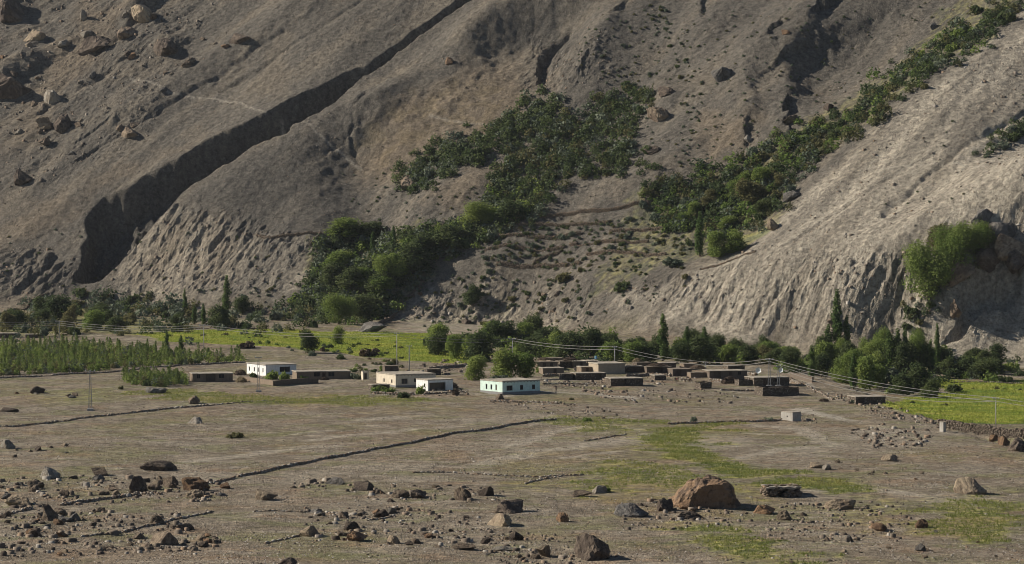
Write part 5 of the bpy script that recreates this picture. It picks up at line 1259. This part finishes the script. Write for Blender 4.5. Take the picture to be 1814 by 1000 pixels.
for poly, n, hh, ww, mats, where in [
 ([(960, 612), (1150, 620), (1400, 632), (1480, 645), (1470, 655), (1300, 643), (1100, 638), (960, 632)], 24, (26, 42), (26, 40), ['shrub', 'willow', 'shrub'], 'in the continuous willow hedge behind the village roofs'),
 ([(1440, 640), (1560, 640), (1640, 650), (1620, 690), (1540, 698), (1470, 680)], 22, (36, 64), (30, 46), ['shrub', 'willow', 'shrub'], 'in the dense grove between the village and the valley field'),
 ([(760, 605), (860, 600), (960, 605), (950, 630), (860, 632), (780, 628)], 8, (34, 48), (34, 48), ['shrub', 'willow'], 'in the willow clump behind the field end'),
 ([(1650, 640), (1814, 640), (1814, 665), (1680, 668)], 10, (22, 38), (28, 44), ['shrub'], 'in the tree belt at the foot of the talus'),
 ([(0, 575), (120, 560), (300, 575), (300, 590), (0, 592)], 9, (22, 34), (26, 40), ['shrub', 'shrub', 'olive'], 'in the scrub belt under the fluted cliff'),
 ([(600, 560), (560, 500), (640, 440), (760, 440), (700, 520), (660, 565)], 12, (30, 46), (36, 52), ['shrub', 'willow', 'shrub'], 'in the lower thicket slope'),
 ([(1180, 400), (1290, 340), (1400, 300), (1370, 370), (1290, 420)], 10, (22, 34), (28, 40), ['shrub', 'olive', 'willow'], 'in the ravine mouth thicket')]:
    for px, py in sorted(sample(poly, n, 40 + n), key=lambda q: q[1]):
        k = PR.choice(mats); wd = {'shrub': 'dark', 'willow': 'light green', 'olive': 'olive'}[k]
        tree('broad', px, py, PR.uniform(*hh), PR.uniform(*ww), f'{wd} willow {where}', f'{wd} willows {where}', k)
# --- shrubs: the largest as single bushes, the rest of each thicket as one mass
THICKETS = [
 ('upper_thicket', [(700, 325), (760, 255), (830, 252), (890, 210), (955, 172), (1000, 178), (985, 210), (900, 262), (810, 302), (740, 345)], 300, (9, 22), ['shrub', 'shrub', 'shrub', 'sage'], 'in the upper dark thicket', 12),
 ('central_thicket', [(870, 312), (920, 262), (1010, 212), (1090, 155), (1165, 160), (1120, 215), (1118, 262), (1160, 295), (1100, 302), (1010, 320), (960, 350), (950, 395), (830, 410), (870, 350)], 560, (9, 22), ['shrub', 'shrub', 'shrub', 'sage', 'olive'], 'in the large central thicket', 22),
 ('linking_thicket', [(800, 415), (850, 360), (890, 325), (960, 325), (975, 360), (940, 395), (860, 430)], 130, (10, 24), ['shrub', 'shrub', 'willow', 'sage'], 'in the neck joining two thickets', 6),
 ('ravine_thicket', [(1814, 0), (1750, 15), (1650, 85), (1570, 135), (1530, 190), (1450, 222), (1380, 250), (1300, 298), (1200, 315), (1140, 330), (1170, 400), (1240, 410), (1300, 425), (1360, 390), (1400, 335), (1480, 265), (1530, 235), (1600, 165), (1700, 100), (1814, 20)], 760, (9, 24), ['shrub', 'shrub', 'sage', 'olive', 'willow'], 'along the ravine bed', 40),
 ('lower_thicket', [(560, 430), (620, 410), (720, 410), (800, 395), (870, 370), (950, 378), (900, 405), (830, 440), (780, 465), (740, 500), (690, 560), (640, 575), (560, 575), (510, 555), (540, 490)], 500, (10, 26), ['shrub', 'shrub', 'willow', 'sage'], 'in the lower thicket', 34),
 ('scarp_foot_scrub', [(0, 572), (60, 545), (130, 535), (220, 528), (300, 545), (420, 565), (560, 545), (560, 582), (330, 585), (200, 592), (0, 595)], 240, (9, 24), ['shrub', 'sage', 'sage', 'olive'], 'in the scrub at the scarp foot', 30),
 ('village_scrub', [(760, 600), (900, 590), (1100, 600), (1150, 625), (1400, 630), (1480, 640), (1560, 650), (1540, 690), (1450, 665), (1300, 648), (1100, 640), (950, 640), (870, 635), (780, 625)], 170, (12, 30), ['shrub', 'willow', 'shrub'], 'in the hedge of willows behind the village', 26),
 ('valley_scrub', [(1560, 640), (1700, 630), (1814, 640), (1814, 672), (1690, 672), (1620, 690), (1560, 700)], 110, (10, 26), ['shrub', 'sage', 'willow'], 'at the back of the valley field', 16),
 ('crag_scrub', [(1600, 545), (1640, 470), (1700, 420), (1740, 420), (1740, 460), (1690, 500), (1660, 560), (1640, 590), (1600, 580)], 60, (9, 20), ['shrub', 'olive', 'sage'], 'beneath the crag grove', 8),
 ('streak_scrub', [(1725, 278), (1770, 245), (1814, 212), (1814, 240), (1760, 272)], 40, (8, 16), ['shrub', 'sage'], 'in the green streak on the spur', 6),
]
SPARSE = [
 ([(840, 405), (1000, 395), (1180, 380), (1230, 440), (1150, 490), (1000, 480), (860, 470)], 110, (8, 20), ['olive', 'sage', 'shrub'], 'on the terraced fan'),
 ([(700, 490), (860, 480), (1060, 500), (1040, 570), (850, 580), (700, 580)], 60, (8, 20), ['sage', 'olive', 'shrub'], 'on the rubble slope below the fan'),
 ([(1170, 0), (1215, 60), (1245, 130), (1240, 200), (1235, 300), (1200, 300), (1215, 180), (1195, 100), (1120, 30)], 34, (7, 15), ['shrub', 'sage', 'olive'], 'in the thin line running down the slope'),
 ([(1060, 10), (1180, 10), (1200, 140), (1060, 150)], 26, (6, 12), ['sage', 'sage', 'olive'], 'on the grey green upper slope'),
 ([(1090, 490), (1230, 470), (1220, 520), (1060, 560)], 16, (7, 16), ['sage', 'olive'], 'on the shoulder of the pale scarp'),
 ([(200, 520), (480, 510), (540, 545), (300, 560)], 16, (7, 16), ['sage', 'olive'], 'on the stony scarp foot'),
 ([(420, 605), (620, 612), (760, 640), (700, 648), (500, 628)], 24, (10, 24), ['shrub', 'dry', 'sage', 'willow'], 'along the near edge of the green field'),
 ([(610, 650), (700, 640), (720, 660), (620, 668)], 16, (10, 22), ['willow', 'shrub', 'olive'], 'in the garden of the long dark house'),
]
SINGLE_SHRUBS = [
 (415, 776, 40, 13, 'olive', 'flat olive bush growing among stones on the bare plain'), (262, 684, 34, 16, 'shrub', 'dark bush at the corner of the square sapling plot'),
 (437, 617, 40, 17, 'dry', 'dark purple brown bush by the green field edge'), (652, 632, 44, 20, 'dry', 'dark brown thorn bush by the green field edge'),
 (665, 698, 24, 20, 'willow', 'green bush beside the annex of the cream house'), (690, 699, 30, 18, 'willow', 'green bush in front of the cream house'),
 (715, 705, 26, 16, 'shrub', 'dark round bush before the white house corner'), (744, 699, 22, 22, 'willow', 'tall green bush against the white house'),
 (807, 700, 18, 16, 'dry', 'grey brown bush left of the mint green house'), (350, 676, 18, 14, 'shrub', 'bush against the front of the left low house'),
 (480, 672, 34, 22, 'willow', 'leafy bush in front of the shaded white house'), (505, 674, 26, 22, 'willow', 'leafy bush in the walled garden'),
 (540, 674, 22, 12, 'willow', 'low green bush by the window of the long dark house'), (450, 670, 22, 14, 'shrub', 'dark bush between the two left houses'),
 (632, 672, 32, 16, 'sage', 'blue green bush at the right end of the long dark house'), (880, 676, 44, 18, 'sage', 'pale grey green bush directly behind the mint green house'),
 (1228, 748, 20, 13, 'sage', 'pale bush on the far bank above the meadow'), (1040, 747, 26, 10, 'willow', 'green bush at the far end of the meadow'),
 (1362, 746, 22, 9, 'sage', 'small bush left of the ruined block hut'), (1076, 872, 16, 13, 'willow', 'green bush behind the pale block'),
 (1012, 709, 14, 6, 'olive', 'flat dark bush on the bare ground before the village'), (345, 742, 10, 8, 'olive', 'tiny bush behind the pale boulder heap'),
 (1740, 648, 60, 20, 'shrub', 'wide dark bush under the talus cone'), (1512, 715, 14, 12, 'sage', 'small pale bush at the corner of the low stone house'),
 (1690, 694, 40, 20, 'shrub', 'dark spreading bush at the corner of the valley field'), (955, 660, 20, 14, 'willow', 'small green bush beside the brown house'),
 (215, 690, 12, 8, 'olive', 'small bush by the left edge of the square sapling plot'), (1100, 515, 40, 22, 'shrub', 'dark bush cluster on the shoulder below the lone poplar'),
 (1195, 470, 60, 18, 'sage', 'long grey green bush below the lone poplar'), (1000, 498, 36, 22, 'olive', 'round olive bush at the lower edge of the fan'),
]
WORD = {'shrub': 'dark green', 'sage': 'grey green', 'olive': 'olive', 'willow': 'bright green', 'dry': 'brown'}
def shrub(px, py, w, h, kind, label, group=None):
    p = P(px, py); s = scale_at(p); W = w / s; H = h / s
    o = put('shrub', PR.choice(SHR[kind]), (p[0], p[1], p[2] - .08 * H), (0, 0, PR.uniform(0, 6.28)), (W * .52, W * .52, H / .95))
    return tag(o, label, 'shrub', group)
for a in SINGLE_SHRUBS: shrub(*a)
for i, (poly, n, (a, b), kinds, where) in enumerate(SPARSE):
    for px, py in sample(poly, n // 2, 900 + i):
        k = PR.choice(kinds); w = a + (b - a) * PR.random() ** 1.4
        shrub(px, py, w, w * PR.uniform(.5, .8), k, f'{WORD[k]} bush {where}', f'{WORD[k]} bushes {where}')
def shrub_mass(name, items, mats, seed):
    """items: (x, y, z, w, h, material index): one mesh of many bushes"""
    r = np.random.RandomState(seed); V, T, MI = [], [], []
    nl = 100
    for (x, y, z, w, h, mi) in items:
        d = r.randn(nl, 3); d[:, 2] = np.abs(d[:, 2]); d /= np.linalg.norm(d, axis=1)[:, None]
        lump = 1 + .3 * np.sin(d[:, 0] * 5 + r.rand() * 6) * np.cos(d[:, 1] * 5 + r.rand() * 6)
        q = (.45 + .55 * r.rand(nl) ** .5) * lump; c = d * q[:, None] * np.array([w * .5, w * .5, h]) + np.array([x, y, z - .05 * h])
        V.append(leaf_quads(r, c, .085 * w + .08, d)); T.append(np.repeat(np.clip(r.rand() * .6 + .4 * r.rand(nl), 0, 1), 4)); MI.append(np.full(nl, mi))
    V = np.concatenate(V); o = put(name, make_mesh(name, V, quads(len(V) // 4), mats, tone=np.concatenate(T), midx=np.concatenate(MI)))
    o['kind'] = 'stuff'; o['label'] = 'dense mass of bushes and scrub'; return o
KN = ['shrub', 'sage', 'olive', 'willow', 'dry']; KM = [LM[k] for k in KN]
for i, (name, poly, n, (a, b), kinds, where, nsingle) in enumerate(THICKETS):
    items = []
    for j, (px, py) in enumerate(sample(poly, n, 700 + i, 11 if i in (0, 1, 3, 5) else 6)):
        kk = PR.choice(kinds); w = (a + (b - a) * PR.random() ** 1.5) * 1.35
        if j < nsingle:
            w = (a + (b - a) * PR.uniform(.65, 1.1)) * 1.25; shrub(px, py, w, w * PR.uniform(.6, .9), kk, f'{WORD[kk]} bush standing out {where}', f'{WORD[kk]} bushes standing out {where}')
        else:
            p = P(px, py); s = scale_at(p); items.append((*p, w / s, w / s * PR.uniform(.5, .85), KN.index(kk)))
    shrub_mass(name, items, KM, 800 + i)
items = []
for i, (poly, n, (a, b), kinds, where) in enumerate(SPARSE):
    for px, py in sample(poly, n * (3 if i == 0 else 2 if i == 1 else 1), 950 + i):
        p = P(px, py); s = scale_at(p); w = a * .6 + (b - a) * .35 * PR.random(); items.append((*p, w / s, w / s * .6, KN.index(PR.choice(kinds))))
for px, py in sample([(0, 400), (560, 420), (540, 540), (0, 560)], 60, 961) + sample([(1000, 60), (1250, 0), (1500, 200), (1250, 300), (1100, 260)], 220, 962) + sample([(1200, 20), (1700, 0), (1500, 190), (1300, 140)], 60, 963) + sample([(600, 300), (900, 330), (820, 380), (640, 400)], 50, 964) + sample([(1400, 420), (1814, 120), (1814, 330), (1600, 440)], 12, 965):
    p = P(px, py); s = scale_at(p); w = PR.uniform(3, 7); items.append((*p, w / s, w / s * .5, PR.choice([1, 1, 2, 0])))
for l in ([(430, 599), (560, 600), (660, 604), (760, 611)], [(560, 608), (660, 613), (780, 622)], [(300, 596), (420, 594)], [(1650, 686), (1730, 689), (1814, 692)], [(1600, 712), (1700, 722)]):
    for (x0, y0), (x1, y1) in zip(l[:-1], l[1:]):
        for i in range(12):
            t = i / 12; p = P(x0 + (x1 - x0) * t, y0 + (y1 - y0) * t + PR.uniform(-.6, .6)); s = scale_at(p); w = PR.uniform(5, 12)
            if PR.random() < .35: items.append((*p, w / s, w / s * .4, PR.choice([0, 3, 2])))
shrub_mass('scattered_scrub', items, KM, 830)
# --- sapling plantations
def plantation(poly, n, hm, label, group, seed):
    for px, py in sample(poly, n, seed):
        p = P(px, py); k = hm * PR.uniform(.65, 1.2)
        o = put('poplar_sapling', PR.choice(SAP), (p[0], p[1], p[2] - .1), (PR.uniform(-.05, .05), PR.uniform(-.05, .05), PR.uniform(0, 6.28)), (1.0, 1.0, k / 4.0)); tag(o, label, 'sapling', group)
plantation([(0, 618), (120, 612), (260, 620), (350, 632), (425, 635), (430, 641), (300, 648), (150, 658), (0, 667)], 225, 4.5, 'slender young poplar sapling in the long plantation behind a stone wall', 'saplings of the long plantation', 31)
plantation([(212, 672), (262, 666), (325, 668), (330, 680), (290, 686), (240, 682)], 64, 3.4, 'young sapling in the small square plot beside the left low house', 'saplings of the small plot', 32)
items = []
for px, py in sample([(0, 616), (120, 612), (260, 620), (350, 632), (430, 636), (430, 642), (300, 649), (150, 659), (0, 668)], 700, 33) + sample([(212, 674), (262, 668), (325, 670), (330, 682), (290, 687), (240, 683)], 90, 34):
    p = P(px, py); s = scale_at(p); w = PR.uniform(8, 15); items.append((*p, w / s, w / s * PR.uniform(.8, 1.5), PR.choice([2, 3, 3, 3, 1])))
shrub_mass('plantation_undergrowth', items, KM, 840)
# --- grass
def blades(name, attrname, thr, n, hmin, hmax, wd, mat, seed, ylim, tuft=1):
    r = np.random.RandomState(seed); m = (A[attrname] > thr) & (GY > ylim[0]) & (GY < ylim[1]) & (np.abs(GX) < .2 * GY)
    jj, ii = np.nonzero(m[:-1, :-1]); wgt = (xs[ii + 1] - xs[ii]) * (ys[jj + 1] - ys[jj]) * A[attrname][jj, ii]; k = r.choice(len(ii), n, p=wgt / wgt.sum())
    x = xs[ii[k]] + r.rand(n) * (xs[ii[k] + 1] - xs[ii[k]]); y = ys[jj[k]] + r.rand(n) * (ys[jj[k] + 1] - ys[jj[k]])
    x = np.repeat(x, tuft) + r.randn(n * tuft) * .16 * (tuft > 1); y = np.repeat(y, tuft) + r.randn(n * tuft) * .16 * (tuft > 1); N_ = n * tuft
    z = height(x, y) - .03; a = r.rand(N_) * 6.28; h = hmin + (hmax - hmin) * r.rand(N_) ** 2; w = wd * (.6 + .8 * r.rand(N_))
    b = np.stack([x, y, z], 1); d = np.stack([np.cos(a) * w, np.sin(a) * w, np.zeros(N_)], 1)
    tip = b + np.stack([r.randn(N_) * .12, r.randn(N_) * .12, h], 1)
    V = np.stack([b - d, b + d, tip], 1).reshape(-1, 3)
    t = np.clip(.5 + .5 * fbm(x / 18, y / 9, 3, 91) + .25 * (r.rand(N_) - .5), 0, 1)
    o = put(name, make_mesh(name, V, np.arange(N_ * 3).reshape(-1, 3), mat, tone=np.repeat(t, 3))); o['kind'] = 'stuff'; return o
blades('field_crop', 'field', .4, 42000, .25, .6, .22, LM['crop'], 41, (600, 1230))
blades('meadow_grass', 'grass', .45, 9000, .15, .55, .07, LM['meadow'], 42, (410, 760), 5)
blades('bank_grass', 'grass', .3, 5000, .15, .45, .10, LM['meadow'], 43, (760, 1010), 3)
HEAPS = {k: [heap_mesh(70 + i, LM[k]) for i in range(3)] for k in ('hay', 'dry')}
heap(427, 678, 20, 10, 'hay', 'haystack', 'round brown haystack right of the left low house', 'haystack')
heap(575, 674, 14, 6, 'dry', 'brushwood_pile', 'low brushwood pile at the front of the long dark house', 'brushwood')
heap(730, 666, 50, 8, 'dry', 'brushwood_pile', 'long dark brushwood pile behind the cream house', 'brushwood')
heap(425, 665, 24, 10, 'dry', 'brushwood_pile', 'dark brushwood stack between the left house and the white one', 'brushwood')
heap(965, 655, 26, 4, 'dry', 'brushwood_pile', 'brushwood laid along the roof of the brown flat house', 'brushwood', 3.0)
heap(1010, 654, 30, 6, 'dry', 'brushwood_pile', 'brushwood laid on the roof of the rough stone house', 'brushwood', 2.5)
heap(1165, 663, 40, 5, 'dry', 'brushwood_pile', 'brushwood laid on the dark mud house roof', 'brushwood', 2.5)
heap(1237, 667, 30, 6, 'dry', 'brushwood_pile', 'brushwood heap on the dark long shed', 'brushwood', 2.4)
heap(1295, 680, 34, 13, 'dry', 'brushwood_pile', 'upright thatch of branches left of the dish house', 'brushwood')
heap(800, 688, 26, 10, 'dry', 'brushwood_pile', 'brown brush heap between the white and the mint house', 'brushwood')
heap(1130, 652, 22, 6, 'hay', 'haystack', 'small tan haystack on the back roofs', 'haystack', 2.0)
heap(1460, 712, 16, 6, 'dry', 'brushwood_pile', 'dark heap on the bare terrace left of the low stone house', 'brushwood')
# ------------------------------------------------------------------ power poles and wires
TOP = {}
def pole(key, px, py, hpx, kind, label, arm=1.5):
    p = P(px, py); s = scale_at(p); H = hpx / s; o = empty('power_pole', p); tag(o, label, 'power pole', 'power poles')
    m = MB()
    if kind == 'lattice':
        b, t = .42, .16
        cor = [(-1, -1), (1, -1), (1, 1), (-1, 1)]
        for cx, cy in cor: m.tube((cx * b, cy * b, -.5), (cx * t, cy * t, H), .05, .04, 4)
        n = int(H / .9)
        for i in range(n):
            z0, z1 = H * i / n, H * (i + 1) / n; w0, w1 = b + (t - b) * i / n, b + (t - b) * (i + 1) / n
            for k in range(4):
                (ax, ay), (bx, by) = cor[k], cor[(k + 1) % 4]
                if (i + k) % 2: ax, ay, bx, by = bx, by, ax, ay
                m.tube((ax * w0, ay * w0, z0), (bx * w1, by * w1, z1), .028, .028, 4)
        m.build('mast', HM['metal'], o)
        m = MB(); m.box(-.75, -.75, -.8, .75, .75, .55); m.build('footing', HM['cement'], o)
    else:
        m.tube((0, 0, -.6), (0, 0, H), .17, .11, 10); m.build('mast', HM['cement' if kind == 'concrete' else 'metal'], o, True)
    m = MB(); m.box(-arm, -.07, H - .35, arm, .07, H - .18); a = m.build('crossarm', HM['metal'], o)
    T = []
    for x in ((-arm + .1, 0, arm - .1) if arm > 1 else (-arm + .1, arm - .1)):
        m = MB(); m.tube((x, 0, H - .18), (x, 0, H + .12), .06, .08, 8); m.build('insulator', HM['dishw'], a); pass
    for z in ((.1, -.75, -1.5) if arm > 1 else (.1, -.9)): T.append((p[0], p[1] - .2, p[2] + H + z))
    TOP[key] = T; return o
pole('a', 160, 728, 72, 'lattice', 'tall steel lattice pole on a concrete block alone on the plain', 1.3)
pole('b', 105, 600, 31, 'concrete', 'concrete pole rising behind the sapling plantation')
pole('c', 361, 618, 42, 'concrete', 'concrete pole at the near edge of the green field end')
pole('d', 458, 695, 63, 'lattice', 'pale lattice pole in front of the garden wall', .9)
pole('e', 703, 652, 62, 'concrete', 'concrete pole before the green field behind the cream house', .9)
pole('f', 725, 662, 50, 'steel', 'shorter steel pole right of the field pole', .8)
pole('g', 908, 638, 38, 'steel', 'steel pole behind the large willows', 1.2)
pole('h', 1363, 686, 50, 'lattice', 'lattice pole in front of the stone house with dishes', 1.1)
pole('i', 1379, 686, 38, 'lattice', 'shorter lattice pole beside the one at the dish house', .7)
pole('j', 1764, 757, 52, 'concrete', 'concrete pole on the edge of the green valley field', .9)
pole('k', 1089, 652, 38, 'steel', 'thin pole behind the beige house', .7)
pole('l', 1250, 664, 22, 'steel', 'short pole among the dark long sheds', .7)
def cable(a, b, sag, label, group, rad=.035):
    a, b = Vector(a), Vector(b); n = 22; m = MB(); pts = []
    for i in range(n + 1):
        t = i / n; q = a.lerp(b, t); q.z -= sag * 4 * t * (1 - t); pts.append(q - a)
    K = 8; side = Vector((b.y - a.y, a.x - b.x, 0)).normalized()
    for q in pts:
        for j in range(K): t = 2 * math.pi * j / K; m.v.append(tuple(q + side * (rad * math.cos(t)) + Vector((0, 0, rad * math.sin(t)))))
    for i in range(n):
        for j in range(K): m.f.append((i * K + j, i * K + (j + 1) % K, (i + 1) * K + (j + 1) % K, (i + 1) * K + j))
    o = put('power_cable', m.mesh('power_cable', HM['wire'], True), a); return tag(o, label, 'cable', group)
def span(k1, k2, sag, label, rad=.05):
    A_, B_ = TOP[k1], TOP[k2]; n = min(len(A_), len(B_))
    for i in range(n): cable(A_[i], B_[i], sag, label, label, rad)
TOP['w0'] = [(p[0] - 60, p[1] - 10, p[2] + 1) for p in TOP['b']]; TOP['w1'] = [(p[0] + 40, p[1] - 60, p[2] - 1.5) for p in TOP['j']]
span('w0', 'b', 1.0, 'cable leaving the plantation pole towards the open valley')
span('b', 'c', 1.4, 'cable hanging between the plantation pole and the field end pole')
span('c', 'e', 1.6, 'cable hanging over the green field to the pole behind the cream house')
span('e', 'g', 1.3, 'cable hanging in front of the dark round willows')
span('g', 'k', 1.0, 'cable running from the willows down to the beige house', .062)
span('k', 'l', .7, 'cable over the flat roofs of the village', .058)
span('l', 'h', .6, 'cable over the long dark house to the dish house', .058)
span('h', 'j', 1.6, 'upper cable crossing from the dish house to the valley field pole', .062)
span('i', 'j', 3.2, 'lower cable crossing from the short pole to the valley field pole', .062)
span('j', 'w1', .8, 'cable leaving the valley field pole')
# ------------------------------------------------------------------ things on roofs
def dish(px, py, hz, rad, label, mat):
    p = P(px, py); o = empty('satellite_dish', (p[0], p[1] + 2.2, p[2] + hz), -.5); tag(o, label, 'dish')
    m = MB(); m.tube((0, 0, -.3), (0, 0, .75), .04, .04, 6); m.build('stand', HM['metal'], o)
    v, f = ICO[3]; k = v[:, 1] > .62; idx = np.full(len(v), -1); idx[k] = np.arange(k.sum()); F2 = [tuple(int(idx[i]) for i in q) for q in f if all(idx[i] >= 0 for i in q)]
    q = v[k].copy(); q[:, 1] -= 1.0; q = q * rad * 1.35; q[:, 2] += .75 + rad * .45
    put('bowl', make_mesh('bowl', q, F2, HM[mat], True), parent=o)
    m = MB(); m.tube((0, -.15, .75), (0, -rad * 1.0, .75 + rad * .55), .025, .02, 5); m.build('feed_arm', HM['metal'], o)
dish(1345, 685, 3.4, .95, 'larger round white dish on the roof of the stone house beside the lattice pole', 'dishw')
dish(1385, 684, 3.4, .8, 'smaller pale dish on the roof near the shorter lattice pole', 'dishw')
p = P(1056, 652); m = MB(); m.tube((0, 0, 0), (0, 0, .9), .42, .42, 12); m.tube((0, 0, .9), (0, 0, 1.0), .30, .18, 12)
tag(put('water_container', m.mesh('water_container', HM['blue']), (p[0], p[1] + 1.5, p[2] + 2.75)), 'small light blue container on a back roof', 'container')
# ------------------------------------------------------------------ people
SKIN = plain_mat('skin', (.30, .17, .11), .1); HAIR = plain_mat('dark_hair', (.02, .016, .013), .2)
def person(px, py, top, legs, label, yaw, stride=.22, hgt=1.7):
    p = P(px, py)
    V, E, R = [], [], []
    def add(c, r_, par=None):
        V.append(c); R.append(r_)
        if par is not None: E.append((par, len(V) - 1))
        return len(V) - 1
    pel = add((0, 0, .92), (.16, .12)); wa = add((0, 0, 1.08), (.145, .105), pel); ch = add((0, 0, 1.30), (.17, .12), wa); nk = add((0, .0, 1.46), (.06, .062), ch)
    h1 = add((0, .01, 1.56), (.085, .10), nk); h2 = add((0, .01, 1.68), (.075, .085), h1); add((0, .115, 1.585), (.018, .02), h1)
    for sx in (-1, 1):
        hp = add((sx * .10, 0, .88), (.095, .10), pel); kn = add((sx * .11, sx * stride * .45, .48), (.065, .07), hp); an = add((sx * .115, sx * stride, .09), (.045, .058), kn); add((sx * .12, sx * stride + .17, .04), (.045, .035), an)
        sh = add((sx * .20, 0, 1.38), (.06, .062), ch); el = add((sx * .25, -sx * stride * .4, 1.12), (.045, .045), sh); wr = add((sx * .26, -sx * stride * .8 + .06, .90), (.03, .03), el); hd = add((sx * .26, -sx * stride * .85 + .08, .83), (.036, .022), wr)
        for i, (dx, l_) in enumerate(((-.03, .07), (-.01, .085), (.01, .08), (.03, .065))):
            f1 = add((sx * .26 + dx * .3, -sx * stride * .85 + .08 + dx, .83 - l_ * .55), (.0095, .0095), hd); add((sx * .26 + dx * .3 - sx * .012, -sx * stride * .85 + .085 + dx, .83 - l_), (.008, .008), f1)
        t1 = add((sx * .235, -sx * stride * .85 + .125, .82), (.011, .011), hd); add((sx * .23, -sx * stride * .85 + .14, .785), (.009, .009), t1)
    me = bpy.data.meshes.new('person_rig'); me.from_pydata(V, E, []); o = bpy.data.objects.new('person_rig', me); COL.objects.link(o)
    md = o.modifiers.new('s', 'SKIN'); md.use_smooth_shade = True
    for sv, r_ in zip(me.skin_vertices[0].data, R): sv.radius = r_
    me.skin_vertices[0].data[0].use_root = True
    o.modifiers.new('d', 'SUBSURF').levels = 1
    dg = bpy.context.evaluated_depsgraph_get(); nm = bpy.data.meshes.new_from_object(o.evaluated_get(dg)); bpy.data.objects.remove(o)
    nm.materials.clear()
    for k in (top, legs, SKIN, HAIR): nm.materials.append(k)
    for f in nm.polygons:
        c = f.center
        f.material_index = 3 if c.z > 1.66 or (c.z > 1.55 and c.y < -.01) else 2 if c.z > 1.47 or (abs(c.x) > .2 and c.z < .92) else 0 if c.z > .78 else 1
    b = put('person', nm, p, (0, 0, yaw), hgt / 1.75); b.name = 'person'; tag(b, label, 'person')
CL = {k: plain_mat(k + '_cloth', c, .15) for k, c in dict(brown=(.10, .07, .058), grey=(.16, .15, .15), black=(.03, .03, .035), maroon=(.16, .05, .045)).items()}
person(985, 697, CL['brown'], CL['grey'], 'person in dark brown clothes walking on the pale track behind the mint house', 1.2, .26)
person(1196, 678, CL['black'], CL['black'], 'person in black standing beside the rubble heap', .3, .08)
person(1199, 678, CL['maroon'], CL['black'], 'person in dark red standing next to one in black', -.3, .08, 1.6)
person(1491, 708, CL['brown'], CL['black'], 'person in dark clothes on the terrace path left of the low stone house', .5, .1)

# ------------------------------------------------------------------ the air
zlo, zhi = float(GZ.min()) - 1.0, float(GZ.max()) + 30.0
m = MB(); m.box(-1520, -320, zlo, 1520, 2620, zhi)
hz, nt, b = new_mat('haze_air'); nt.nodes.remove(b); pv = nt.nodes.new('ShaderNodeVolumePrincipled'); pv.inputs['Color'].default_value = (.80, .86, .95, 1); pv.inputs['Density'].default_value = .000018; pv.inputs['Anisotropy'].default_value = .2
nt.links.new(pv.outputs[0], nt.nodes['Material Output'].inputs['Volume'])
put('haze', m.mesh('haze', hz))['kind'] = 'stuff'
